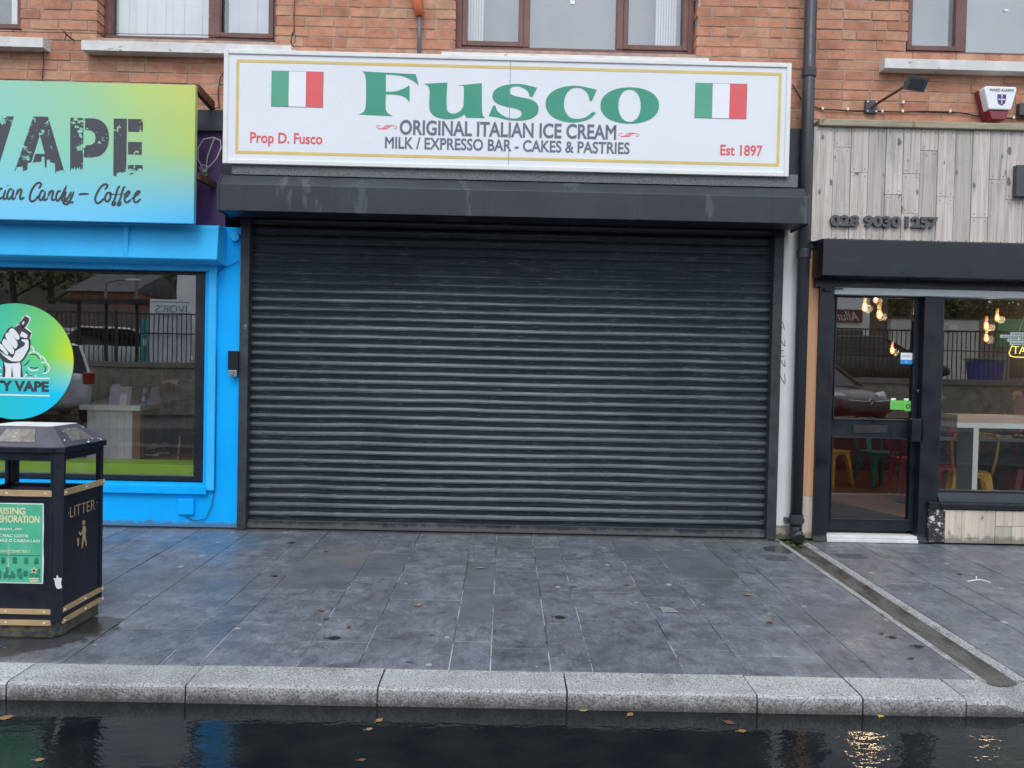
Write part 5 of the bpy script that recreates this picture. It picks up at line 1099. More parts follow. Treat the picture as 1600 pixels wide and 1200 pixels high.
    fr = wallframe(fy-.001); sh = MB(); edge = [(xl, zl), (xr-.001, zl), (xr+.002, zl+.12), (xr-.002, zl+.20), (xr+.001, zl+.29), (xr-.002, zt), (xl, zt-.002)]
    sh.shape([edge], fr, 0.0005, .001); sh.build('sheet', 'paper', p)
    g = MB(); q = .006; g.box(xl+q, xr-q-.001, fy-.0032, fy-.0022, zl+q, zt-q); g.build('print', 'poster_green', p)
    fr = wallframe(fy-.0032); W_ = xr-xl; tx = MB(); u = lambda v: zt-(zt-zl)*v; X = lambda px: AX(px, 850, fy)
    tx.text('1916 RISING', fr, X(-34), X(40), u(.145), u(.055), .0004, .0004, .03); tx.build('heading', 'poster_cream', p); tx = MB(); tx.text('COMMEMORATION', fr, X(-36), X(62), u(.245), u(.155), .0004, .0004, .03)
    tx.build('heading', 'poster_cream', p); tx = MB(); tx.text('MILLTOWN CEMETERY', fr, X(-22), X(48), u(.62), u(.585), .0004, .0004, .01); tx.build('heading', 'poster_cream', p)
    wt = MB(); wt.text('EASTER MONDAY, 1PM', fr, X(-30), X(34), u(.345), u(.31), .0004, .0004, .01); wt.text('PADRAIC MAC COITIR', fr, X(-26), X(45), u(.425), u(.39), .0004, .0004, .01); wt.text('FERDIA / EIBHLE O CAIREALLAIN', fr, X(-36), X(63), u(.485), u(.45), .0004, .0004, .01)
    wt.build('small_print', 'white_print', p)
    dk = MB(); random.seed(9)
    for k in range(30):
        xx = X(-38)+(X(62)-X(-38))*random.random(); hh = random.uniform(.02, .055); zz = zl+.02+random.uniform(0, .02); dk.box(xx-.006, xx+.006, fy-.0036-.00003*k, fy-.0033, zz, zz+hh)
    for px in (-30, -12, 6, 24, 42, 58): dk.box(X(px)-.011, X(px)+.011, fy-.0036, fy-.0033, zl+.10, zl+.135)
    dk.box(X(-36), X(64), fy-.0035, fy-.0033, zl+.142, zl+.147); dk.build('crowd_print', 'poster_dark', p)
    em = MB(); sx, sz = at(54, 891, fy); star = [(sx+(.021 if k % 2 == 0 else .009)*math.sin(k*math.pi/5), sz+(.021 if k % 2 == 0 else .009)*math.cos(k*math.pi/5)) for k in range(10)]; em.shape([star], fr, .0012, .0004, 0)
    st2 = [(sx+(.012 if k % 2 == 0 else .005)*math.sin(k*math.pi/5), sz+(.012 if k % 2 == 0 else .005)*math.cos(k*math.pi/5)) for k in range(10)]; em.shape([st2], fr, .0018, .0004, 1)
    em.box(X(47), X(62), fy-.0052, fy-.0046, zl+.022, zl+.030, 0); em.box(X(48), X(61), fy-.0052, fy-.0046, zl+.010, zl+.018, 0)
    em.build('star_emblem', ['poster_cream', 'ink'], p)
make_bin()
random.seed(21)

# ================================================================== LEAVES AND SCRAPS
def leaf(px, py, size, m, label, rot, water=False, curl=.25, group=None):
    if water: d = ray(px, py); k = (-.142-CAM.z)/d.z; x, y, z = d.x*k, CAM.y+d.y*k, -.1425
    else: x, y = ground(px, py, .003); z = pave_z(y)+.003
    size *= .82; mb = MB(); n = 9; c, s = math.cos(rot), math.sin(rot); top = []
    L_, R_, C_ = [], [], []
    for i in range(n+1):
        t = i/n; w_ = size*.34*math.sin(math.pi*t**.8)*(1+.18*math.sin(i*2.3)); u = size*(t-.5); zz = size*curl*abs(t-.5)**1.5 + .001
        for lst, v, dz in ((L_, w_, size*curl*.35*math.sin(math.pi*t)), (C_, 0, 0), (R_, -w_, size*curl*.2*math.sin(math.pi*t))): lst.append((x+c*u-s*v, y+s*u+c*v, z+zz*(1 if not water else .3)+dz*(1 if not water else .3)))
    for i in range(n): mb.quad([C_[i], C_[i+1], L_[i+1], L_[i]]); mb.quad([R_[i], R_[i+1], C_[i+1], C_[i]])
    mb.tube([C_[0], (C_[0][0]-c*size*.3, C_[0][1]-s*size*.3, z+.002)], .0015, 4)
    o = mb.build('fallen_leaf', m); tag(o, label, 'leaf', group)
def litter():
    G = 'fallen leaves on the pavement'
    leaf(523, 997, .085, 'leaf_dark', 'largest black wet leaf, on the paving left of centre near the kerb', .2, group=G, curl=.1)
    leaf(545, 981, .045, 'leaf_brown', 'curled brown leaf just behind the largest black leaf', 1.2, group=G, curl=.7)
    leaf(510, 967, .045, 'leaf_brown', 'red-brown leaf lying on the slab joint left of centre', .5, group=G)
    leaf(503, 954, .055, 'leaf_orange', 'flat orange leaf farther back on the slab joint left of centre', .1, group=G, curl=.1)
    leaf(654, 946, .06, 'leaf_tan', 'pale tan leaf alone on a wide slab in the middle of the paving', .3, group=G)
    leaf(751, 888, .075, 'leaf_tan', 'tan leaf on the dark slab in front of the shutter', .1, group=G)
    leaf(876, 965, .085, 'leaf_dark', 'slender black leaf on the narrow slab column right of centre', -.25, group=G, curl=.15)
    leaf(980, 914, .055, 'leaf_orange', 'orange leaf right of centre halfway to the shutter', .4, group=G)
    leaf(897, 867, .045, 'leaf_orange', 'small orange leaf close to the shutter', .3, group=G)
    leaf(1170, 930, .06, 'leaf_tan', 'thin tan leaf on the right part of the paving', -.1, group=G)
    leaf(1203, 972, .055, 'leaf_orange', 'red-orange leaf in front of the right end of the shutter', .7, group=G)
    leaf(456, 848, .07, 'leaf_dark', 'black leaf at the foot of the left end of the shutter', .5, group=G, curl=.1)
    leaf(1395, 996, .06, 'leaf_dark', 'bigger of two black leaves beside the drain channel', -.1, group=G, curl=.1)
    leaf(1378, 990, .035, 'leaf_dark', 'smaller of two black leaves beside the drain channel', .1, group=G, curl=.1)
    leaf(1436, 1010, .07, 'leaf_dark', 'black leaf nearest the drain channel toward the kerb', -.2, group=G, curl=.1)
    leaf(1424, 1029, .04, 'leaf_dark', 'black scrap of leaf nearest the kerb at the right', .1, group=G, curl=.1)
    leaf(1500, 897, .05, 'leaf_dark', 'black leaf on the paving in front of the plank riser', .2, group=G, curl=.1)
    leaf(1541, 849, .06, 'leaf_ochre', 'ochre leaf at the foot of the plank riser', .2, group=G)
    leaf(430, 900, .05, 'leaf_dark', 'black leaf on the slabs in front of the left guide rail', .1, group=G, curl=.1)
    leaf(510, 862, .04, 'leaf_dark', 'small dark leaf just in front of the shutter left of centre', .6, group=G, curl=.1)
    W_ = 'leaves floating on the flood water'
    leaf(911, 1109, .06, 'leaf_yellow', 'yellow leaf touching the kerb in the middle of the water', -.2, True, group=W_)
    leaf(985, 1116, .05, 'leaf_ochre', 'ochre leaf in the water right of the yellow one', .9, True, group=W_)
    leaf(1140, 1129, .06, 'leaf_brown', 'brown leaf in the water near the right kerb joint, upper of two', -.6, True, group=W_)
    leaf(1160, 1142, .05, 'leaf_ochre', 'ochre leaf in the water near the right kerb joint, lower of two', .2, True, group=W_)
    leaf(593, 1125, .05, 'leaf_ochre', 'round ochre leaf in the water under a kerb joint left of centre', 1, True, group=W_)
    leaf(577, 1139, .04, 'leaf_tan', 'dull tan leaf in the water left of the round ochre one', .5, True, group=W_)
    leaf(566, 1187, .04, 'leaf_brown', 'brown leaf in the water at the bottom edge left of centre', .3, True, group=W_)
    leaf(10, 1121, .075, 'leaf_ochre', 'ochre leaf in the water at the far left', .5, True, group=W_)
    leaf(1376, 1118, .05, 'leaf_yellow', 'yellow leaf touching the kerb at the right', .9, True, group=W_)
    leaf(62, 1187, .045, 'leaf_tan', 'pale leaf in the water in the lower left corner', .2, True, group=W_)
    x, y = ground(1045, 953, .004); m = MB(); z = pave_z(y); m.hexa([(x-.045, y-.04, z+.002), (x+.045, y-.045, z+.006), (x-.05, y+.045, z+.008), (x+.035, y+.04, z+.002), (x-.045, y-.04, z+.005), (x+.045, y-.045, z+.009), (x-.05, y+.045, z+.011), (x+.035, y+.04, z+.005)])
    tag(m.build('wrapper', 'foil'), 'square silver wrapper lying on the paving right of centre', 'wrapper')
    x, y = ground(1530, 908, .004); m = MB(); z = pave_z(y)+.004; m.tube([(x-.09, y-.01, z), (x-.02, y, z+.008), (x+.03, y+.02, z+.004), (x+.06, y-.03, z)], .004, 6); m.tube([(x-.02, y, z+.008), (x+.01, y+.05, z+.02)], .003, 6)
    tag(m.build('twig', 'cream'), 'pale twig lying on the paving in front of the restaurant', 'twig')
    # two service covers in the paving
    for px, py, w_, d, lab in ((1214, 872, .19, .16, 'square dark stopcock cover beside the pier'), (1328, 869, .24, .15, 'small slotted grating in front of the restaurant door')):
        x, y = ground(px, py); m = MB(); a = w_/2; b = d/2; z0, z1 = pave_z(y-b)+.001, pave_z(y+b)+.001
        m.hexa([(x-a, y-b, z0-.03), (x+a, y-b, z0-.03), (x-a, y+b, z1-.03), (x+a, y+b, z1-.03), (x-a, y-b, z0), (x+a, y-b, z0), (x-a, y+b, z1), (x+a, y+b, z1)])
        for k in range(5): yy = y-b*.7+b*1.4*k/4; zz = pave_z(yy); m.box(x-a*.8, x+a*.8, yy-.008, yy+.008, zz-.01, zz+.004)
        tag(m.build('service_cover', 'cover_iron'), lab, 'cover')
litter()

# ================================================================== PEOPLE
def skin_chain(name, joints, edges, mats, parent, root=0, sub=2):
    """one continuous surface grown along a skeleton: joints = [((x,y,z), (rx, ry))]"""
    me = bpy.data.meshes.new(name); me.from_pydata([j[0] for j in joints], edges, []); me.materials.append(M[mats])
    o = bpy.data.objects.new(name, me); COL.objects.link(o); o.parent = parent; WL[o.name] = (0, 0, 0)
    md = o.modifiers.new('skin', 'SKIN'); md.use_smooth_shade = True; md.branch_smoothing = .6
    for v, j in zip(me.skin_vertices[0].data, joints): v.radius = j[1] if hasattr(j[1], '__len__') else (j[1], j[1])
    me.skin_vertices[0].data[root].use_root = True
    ss = o.modifiers.new('sub', 'SUBSURF'); ss.levels = sub; ss.render_levels = sub
    return o
def seated_person(label, loc, rz, top, legs, hairm='hair', bald=False, reach=0.36, stretch=0.0, seat=.46):
    """x forward, y left, z up, feet on z=0"""
    t = thing('person', label, 'person', loc); t.rotation_euler = (0, 0, rz)
    s = seat; J = []; E = []
    def add(p, r, par=None):
        J.append((p, r)); i = len(J)-1
        if par is not None: E.append((par, i))
        return i
    pel = add((0, 0, s+.06), (.13, .105)); ab = add((.0, 0, s+.22), (.12, .09), pel); ch = add((.02, 0, s+.42), (.14, .10), ab); ne = add((.03, 0, s+.57), (.05, .05), ch)
    hd = add((.06, 0, s+.66), (.062, .07), ne); cr = add((.055, 0, s+.755), (.075, .09), hd); add((.05, 0, s+.80), (.055, .065), cr)
    hands = []
    for sy in (1, -1):
        sh = add((.01, sy*.17, s+.50), .052, ch); el = add((.10, sy*.23, s+.25), .041, sh); wr = add((reach, sy*.13, s+.29), .028, el)
        pm = add((reach+.07, sy*.115, s+.30), (.034, .018), wr); hands.append((pm, sy))
        for k, (dy, ln) in enumerate(((-.027, .075), (-.009, .085), (.009, .08), (.027, .062))):
            a = add((reach+.105, sy*.115+dy, s+.303), .0095, pm); b = add((reach+.105+ln*.55, sy*.115+dy*1.05, s+.296), .0085, a); add((reach+.105+ln*.85, sy*.115+dy*1.05, s+.275), .007, b)
        th = add((reach+.06, sy*(.115-.045), s+.30), .010, pm); add((reach+.10, sy*(.115-.062), s+.292), .0085, th)
        hp = add((.04, sy*.09, s+.03), .085, pel); kn = add((.42+stretch*.1, sy*.10, s+.05), .06, hp); an = add((.40+stretch, sy*.095, .09), .038, kn); add((.52+stretch, sy*.10, .045), (.04, .03), an)
    skin_chain('body', J, E, 'skin', t)
    # clothes: slightly fuller shells over the same skeleton
    g = .012
    K = [((0, 0, s+.02), (.15, .125)), ((0, 0, s+.22), (.14, .108)), ((.02, 0, s+.42), (.158, .118)), ((.03, 0, s+.54), (.075, .07))]; Ed = [(0, 1), (1, 2), (2, 3)]
    for sy in (1, -1):
        b = len(K); K += [((.01, sy*.17, s+.50), .066), ((.10, sy*.23, s+.25), .056), ((reach-.015, sy*.135, s+.288), .04)]; Ed += [(2, b), (b, b+1), (b+1, b+2)]
    skin_chain('jacket', K, Ed, top, t)
    K = [((0, 0, s+.05), (.145, .12))]; Ed = []
    for sy in (1, -1):
        b = len(K); K += [((.04, sy*.09, s+.03), .098), ((.42+stretch*.1, sy*.10, s+.05), .073), ((.40+stretch, sy*.095, .11), .054)]; Ed += [(0, b), (b, b+1), (b+1, b+2)]
    skin_chain('trousers', K, Ed, legs, t)
    for sy in (1, -1):
        m = MB(); x = .36+stretch; pts = []
        sh = skin_chain('shoe', [((x, sy*.095, .06), (.045, .05)), ((x+.09, sy*.097, .055), (.045, .045)), ((x+.20, sy*.10, .042), (.045, .034)), ((x+.25, sy*.10, .036), (.032, .026))], [(0, 1), (1, 2), (2, 3)], 'shoe_black', t, sub=1)
        so_ = skin_chain('sole', [((x-.015, sy*.095, .014), (.046, .014)), ((x+.10, sy*.097, .014), (.046, .014)), ((x+.25, sy*.10, .016), (.038, .014))], [(0, 1), (1, 2)], 'shoe_sole', sh, sub=1)
    # face: nose, eyes, mouth, ears; hair
    f = MB(); hz = s+.705; fx = .128
    f.tube([(fx-.006, 0, hz+.03), (fx+.022, 0, hz-.005), (fx-.002, 0, hz-.014)], [.007, .013, .006], 8)
    for sy in (1, -1): f.lathe([(.004, -.03), (.014, -.015), (.016, .01), (.006, .03)], (.05, sy*.078, hz), 8)
    f.build('nose_and_ears', 'skin', None, smooth=True).parent = t
    e = MB()
    for sy in (1, -1): e.lathe([(.001, -.008), (.010, 0), (.001, .008)], (fx-.004, sy*.030, hz+.03), 8)
    e.box(fx-.010, fx+.003, -.022, .022, hz-.048, hz-.042); e.build('eyes_and_mouth', 'hair', None).parent = t
    if not bald: skin_chain('hair', [((.02, 0, s+.69), (.082, .074)), ((.03, 0, s+.765), (.09, .097)), ((.045, 0, s+.815), (.068, .078))], [(0, 1), (1, 2)], hairm, t, sub=1)
    return t

# ================================================================== INSIDE THE SHOPS
def make_chair():
    t = thing('metal_chair', 'yellow metal chair half hidden by the white counter leg', 'chair', (0, 0, 0), 'colourful metal chairs'); c = 'chair_yellow'
    s = MB(); s.extr([(-.18, -.165), (-.15, -.18), (.15, -.18), (.18, -.165), (.17, .16), (.14, .175), (-.14, .175), (-.17, .16)], .435, .45, 'z'); s.build('seat', c, t, bevel=.006)
    for sx in (1, -1):
        for sy in (1, -1):
            m = MB(); a = .05; x0, y0 = sx*.165, sy*.16; x1, y1 = sx*.215, sy*.215
            m.hexa([(x1-sx*.0, y1, 0), (x1-sx*.03, y1, 0), (x1, y1-sy*.03, 0), (x1-sx*.028, y1-sy*.028, 0), (x0, y0, .434), (x0-sx*.07, y0, .434), (x0, y0-sy*.07, .434), (x0-sx*.065, y0-sy*.065, .434)]); m.build('leg', c, t, bevel=.003)
    ap = MB()      # arched aprons between the legs
    for (ax, sg) in (('y', 1), ('y', -1), ('x', 1), ('x', -1)):
        n = 8; up = []
        for i in range(n+1):
            u = -.135+.27*i/n; q = (u/.135)**2; up.append((u, .41-.10*q**2))
        prof = [(-.135, .434)]+[(u, z) for u, z in up]+[(.135, .434)]
        i0 = len(ap.v)
        for off in (.162, .168):
            for (u, z) in prof:
                ap.v.append((u, sg*off, z) if ax == 'y' else (sg*off, u, z))
        k = len(prof); ap.f += [tuple(range(i0, i0+k)), tuple(range(i0+2*k-1, i0+k-1, -1))]; ap.m += [0, 0]
        for j in range(k): ap.f.append((i0+j, i0+(j+1) % k, i0+k+(j+1) % k, i0+k+j)); ap.m.append(0)
    ap.build('apron', c, t)
    b = MB(); b.tube([(-.165, .16, .44), (-.19, .205, .62), (-.20, .235, .77), (-.17, .25, .83), (-.10, .255, .85), (.10, .255, .85), (.17, .25, .83), (.20, .235, .77), (.19, .205, .62), (.165, .16, .44)], .012, 8); b.build('back_frame', c, t, smooth=True)
    sp = MB(); sp.hexa([(-.03, .165, .45), (.03, .165, .45), (-.03, .17, .45), (.03, .17, .45), (-.045, .248, .838), (.045, .248, .838), (-.045, .252, .838), (.045, .252, .838)]); sp.build('back_splat', c, t)
    return t
def inside():
    ch = make_chair()
    D = lambda px, Y: AX(px, 700, Y)
    ch.location = (D(1516, 1.3), 1.3, 0); ch.rotation_euler = (0, 0, R(158))
    spots = [(1297, 3.25, R(30), 'chair_yellow', 'yellow metal chair seen low through the left of the black door'), (1372, 3.2, R(10), 'chair_teal', 'teal metal chair seen low through the middle of the door glass'), (1424, 2.5, R(80), 'chair_pink', 'pink metal chair cut off by the right stile of the door'), (1612, 2.1, R(160), 'chair_red', 'red metal chair at the right edge behind the white counter'), (1462, 1.9, R(-70), 'chair_pink', 'pink metal chair behind the wide black post')]
    for px, Y, rz, c, lab in spots:
        o = copy_tree(ch, (D(px, Y), Y, 0), rz, lab)
        if c != 'chair_yellow': recolor(o, 'chair_yellow', c)
    # window counter with a slab end
    Y = .55; x0 = AX(1496, 655, Y); zt, zm, zl = AZ(1540, 649, Y), AZ(1540, 661, Y), AZ(1540, 669, Y); x1 = 6.4
    t = thing('window_counter', 'white window counter with wooden edged top and slab leg behind the right window', 'table', (x0+.5, Y+.2, 0))
    MB().box(x0, x1, Y, Y+.26, zm+.001, zt).build('top', 'table_edge', t, bevel=.002); MB().box(x0, x1, Y+.002, Y+.26, zl, zm).build('under_top', 'table_white', t)
    a, b = AX(1521, 720, Y), AX(1529, 720, Y); MB().box(a, b, Y+.01, Y+.015, 0, zl-.001).build('leg_edge', 'table_white', t); MB().box(a+.001, b-.001, Y+.016, Y+.26, .0, zl-.001).build('slab_leg', 'table_grey', t)  # slab side painted grey: shade on the white counter put into the colour
    t = thing('cafe_table', 'grey topped cafe table where two people sit behind the right window', 'table', (4.95, 2.0, 0))
    MB().box(4.25, 6.2, 1.75, 2.35, .72, .75).build('top', 'table_grey', t, bevel=.004)
    for x in (4.6, 5.85): MB().lathe([(.22, 0), (.22, .015), (.03, .03), (.03, .72)], (x, 2.05, 0), 14).build('leg', 'iron_dark', t)
    for k, (x, y) in enumerate(((5.1, 2.0), (5.4, 2.1), (5.65, 1.95))):
        m = MB(); m.lathe([(.06, 0), (.11, .012), (.115, .018), (.0, .010)], (x, y, .75), 16)
        tag(m.build('plate', 'white_print'), 'white plate of food on the grey cafe table', 'plate', 'plates on the cafe table')
        fm = MB()
        for q in range(7): a = q*.9; fm.lathe([(.02, 0), (.024, .012), (.006, .024)], (x+.05*math.cos(a), y+.045*math.sin(a), .763), 7, q % 3)
        o = fm.build('food', ['leaf_orange', 'lime', 'cream']); tag(o, 'small heap of mixed food on a white plate', 'food', 'food on the cafe table plates')
    seated_person('bearded man in dark jacket seated behind the wide black post', (AX(1464, 625, 2.0), 2.15, 0), R(-15), 'jacket', 'jeans_black', reach=.40)
    seated_person('diner in dark green top leaning at the right edge of the window', (AX(1612, 625, 1.9)+.05, 2.1, 0), R(195), 'jacket_green', 'jeans_black', reach=.36)
    # filament bulbs on cords
    bulbs = [(1351, 478, 2.0, 'lit filament bulb, left of the three hanging at the door top'), (1368, 466, 2.9, 'lit filament bulb hanging highest behind the door top'), (1374, 490, 1.8, 'lit filament bulb hanging lower right of the three at the door top'), (1394, 546, 3.6, 'lit filament bulb hanging alone low behind the door glass'), (1541, 508, 2.3, 'upper of two lit bulbs hanging close together behind the right window'), (1558, 495, 2.9, 'lit filament bulb hanging highest behind the right window'), (1541, 527, 3.3, 'lower of two lit bulbs hanging close together behind the right window')]
    for px, py, Y, lab in bulbs:
        x, z = at(px, py, Y); t = thing('pendant_bulb', lab, 'light bulb', (x, Y, z-.06), 'lit pendant bulbs')
        MB().lathe([(.004, -.060), (.020, -.05), (.029, -.022), (.027, .008), (.016, .042), (.013, .06)], (x, Y, z), 14).build('bulb', 'bulb_glass', t, smooth=True)
        f = MB()
        for a in range(4): f.tube([(x+.006*math.cos(a*1.57), Y+.006*math.sin(a*1.57), z+.03), (x+.011*math.cos(a*1.57), Y+.011*math.sin(a*1.57), z-.035)], .0032, 5)
        f.build('filament', 'bulb_glow', t)
        ll = bpy.data.lights.new('bulb_light', 'POINT'); ll.energy = 2.2; ll.color = (1, .72, .42); ll.shadow_soft_size = .045; lo = bpy.data.objects.new('bulb_light', ll); COL.objects.link(lo); lo.parent = t; lo.location = (0, -.09, .02); MB().lathe([(.016, .055), (.018, .062), (.018, .10), (.006, .11)], (x, Y, z), 12).build('holder', 'brass', t); MB().cyl((x, Y, z+.105), (x, Y, 3.2), .003, .003, 6).build('cord', 'cable_black', t)
    # neon sign and menu transfers on the right window
    Y = .14; fr = wallframe(Y); t = thing('neon_sign', 'yellow neon sign reading TACOS in a rounded outline behind the right window', 'neon sign', (AX(1620, 550, Y), Y, AZ(1610, 560, Y)))
    n = MB(); x0, zc = at(1577, 544, Y); zb = AZ(1590, 558, Y); zt = AZ(1600, 523, Y); xe = x0+.50
    for (ix, o) in ((0, 0),):
        n.tube([(x0+ix, Y, zb+.035), (x0+.012+ix, Y, zb+.008+o), (x0+.05, Y, zb+o), (xe-.05, Y, zb+o), (xe-.01-ix, Y, zb+.01+o), (xe-ix, Y, zb+.035), (xe-.02-ix, Y, zb+.09), (xe-.09, Y, zt-.02-o), (xe-.2, Y, zt+.02-o), (x0+.2, Y, zt+.02-o), (x0+.09, Y, zt-.02-o), (x0+.02+ix, Y, zb+.09), (x0+ix, Y, zb+.035)], .0042, 6)
    n.build('tube_outline', 'neon_yellow', t)
    lt = MB(); lt.text('TACOS', fr, AX(1582, 548, Y), AX(1582, 548, Y)+.30, AZ(1590, 553, Y), AZ(1590, 541, Y), .0, .004, -.012); lt.build('tube_lettering', 'neon_yellow', t)
    MB().tube([(AX(1592, 518, Y), Y, AZ(1592, 518, Y)), (AX(1600, 485, Y)+.02, Y, AZ(1600, 485, Y)), (AX(1600, 485, Y)+.05, Y, 3.0)], .003, 5).build('cord', 'cable_white', t)
    m = MB(); Yp = .0375
    for (a, b, c, d) in ((1579, 519, 1620, 525), (1563, 523, 1640, 529), (1574, 529, 1628, 534), (1578, 534, 1622, 539)): xa, za = at(a, b, Yp); xb, zb_ = at(c, d, Yp); zz = za; m.box(xa, xb, Yp, Yp+.001, zz-.026, zz, 0)
    for j, (a, b, c) in enumerate(((1582, 522, 1616), (1566, 526, 1636), (1577, 531.5, 1624), (1581, 536.5, 1618))):
        xa, za = at(a, b, Yp); xb = AX(c, b, Yp); k = xa
        while k < xb: wd = random.uniform(.010, .022); m.box(k, k+wd, Yp-.0012, Yp-.0002, za-.006, za+.006, 1); k += wd+.006
    tag(m.build('window_lettering', ['banner_white', 'table_grey']), 'stepped pale strips of small lettering on the right window above the neon', 'lettering')
    # vape shop counter, displays, sitter, chair
    Y = .95; x0 = AX(124, 636, Y); x1 = AX(219, 638, Y); zt = AZ(170, 633, Y); zl = AZ(170, 641, Y)
    t = thing('shop_counter', 'white boarded counter with brown timber side inside the blue shop window', 'counter', (x0+.5, Y+.5, .3))
    far = 2.9; tp = MB(); xr0 = AX(312, 626, far)
    tp.hexa([(x0, Y, zl), (x1, Y, zl), (AX(180, 625, far), far, zl), (xr0, far, zl), (x0, Y, zt), (x1, Y, zt), (AX(180, 625, far), far, zt), (xr0, far, zt)]); tp.build('top', 'table_white', t)
    a, b = AX(133, 680, Y), AX(204, 680, Y); pn = MB(); n = 6
    for i in range(n): pn.box(a+(b-a)*i/n+.001, a+(b-a)*(i+1)/n-.001, Y+.03, Y+.05, .3, zl-.001)
    pn.build('front_panel', 'white_gloss', t, bevel=.002); MB().box(b+.001, AX(216, 680, Y)+.0, Y+.032, Y+.12, .3, zl-.001).build('leg', 'table_wood', t)
    p = at(216, 648, Y); q = at(300, 648, 2.6); r = MB(); r.hexa([(b, Y+.13, zl-.14), (b+.04, Y+.13, zl-.14), (xr0-.30, far-.1, zl-.14), (xr0-.26, far-.1, zl-.14), (b, Y+.13, zl-.001), (b+.04, Y+.13, zl-.001), (xr0-.30, far-.1, zl-.001), (xr0-.26, far-.1, zl-.001)]); r.build('side_rail', 'table_wood', t)
    yd = Y+.12; fr = wallframe(yd); m = MB(); g = lambda L_: [[at(x, y, yd) for x, y in L_]]
    m.shape(g([(170, 634), (173, 606), (177, 600), (180, 602), (182, 599), (186, 600), (189, 604), (194, 605), (198, 603), (207, 605), (203, 634)]), fr, 0, .012, 0); m.shape(g([(187, 634), (189, 616), (195, 614), (199, 618), (198, 634)]), fr, .008, .006, 1)
    tag(m.build('counter_display', ['lilac', 'cream']), 'lilac card display with cream tag standing on the shop counter', 'display')
    x, z = at(225, 618, Y+.3); m = MB(); m.lathe([(.05, 0), (.05, .005), (.045, .008), (.045, .16), (.05, .165), (.012, .17)], (x, Y+.3, zt), 16)
    t = thing('glass_dome', 'small clear glass dome with blue stock on the shop counter', 'display', (x, Y+.3, zt)); m.build('dome', 'pane_upper', t, smooth=True); MB().lathe([(.02, 0), (.025, .02), (.012, .08), (.002, .085)], (x, Y+.3, zt+.006), 10).build('stock', 'sticker_blue', t)
    m = MB(); m.hexa([(AX(231, 634, Y+.3), Y+.28, zt), (AX(243, 634, Y+.3), Y+.42, zt), (AX(231, 634, Y+.3), Y+.283, zt), (AX(243, 634, Y+.3), Y+.423, zt), (AX(235, 600, Y+.3), Y+.33, zt+.17), (AX(240, 600, Y+.3), Y+.40, zt+.17), (AX(235, 600, Y+.3), Y+.333, zt+.17), (AX(240, 600, Y+.3), Y+.403, zt+.17)]); tag(m.build('menu_card', 'lilac'), 'slim card holder leaning behind the glass dome on the counter', 'card')
    sx = AX(322, 660, 1.35)
    seated_person('customer in black jeans and white soled trainers sitting by the shop counter', (sx+.10, 1.35, .43), R(172), 'jacket', 'jeans_black', reach=.34, stretch=.20)
    t = thing('side_chair', 'black seated chair with thin chrome legs under the shop customer', 'chair', (sx, 1.35, .3))
    MB().box(sx-.2, sx+.22, 1.14, 1.56, .66, .70).build('seat', 'black_paint', t, bevel=.01); MB().box(sx+.19, sx+.215, 1.15, 1.55, .82, 1.12).build('backrest', 'black_paint', t, bevel=.006)
    for dx in (-.18, .2):
        for dy in (-.18, .18): MB().tube([(sx+dx*1.15, 1.35+dy*1.1, .3), (sx+dx, 1.35+dy, .66)], .011, 8).build('leg', 'steel', t)
    for dy in (-.18, .18): MB().tube([(sx+.2, 1.35+dy, .7), (sx+.2, 1.35+dy, .83)], .011, 8).build('back_stay', 'steel', t)
inside()

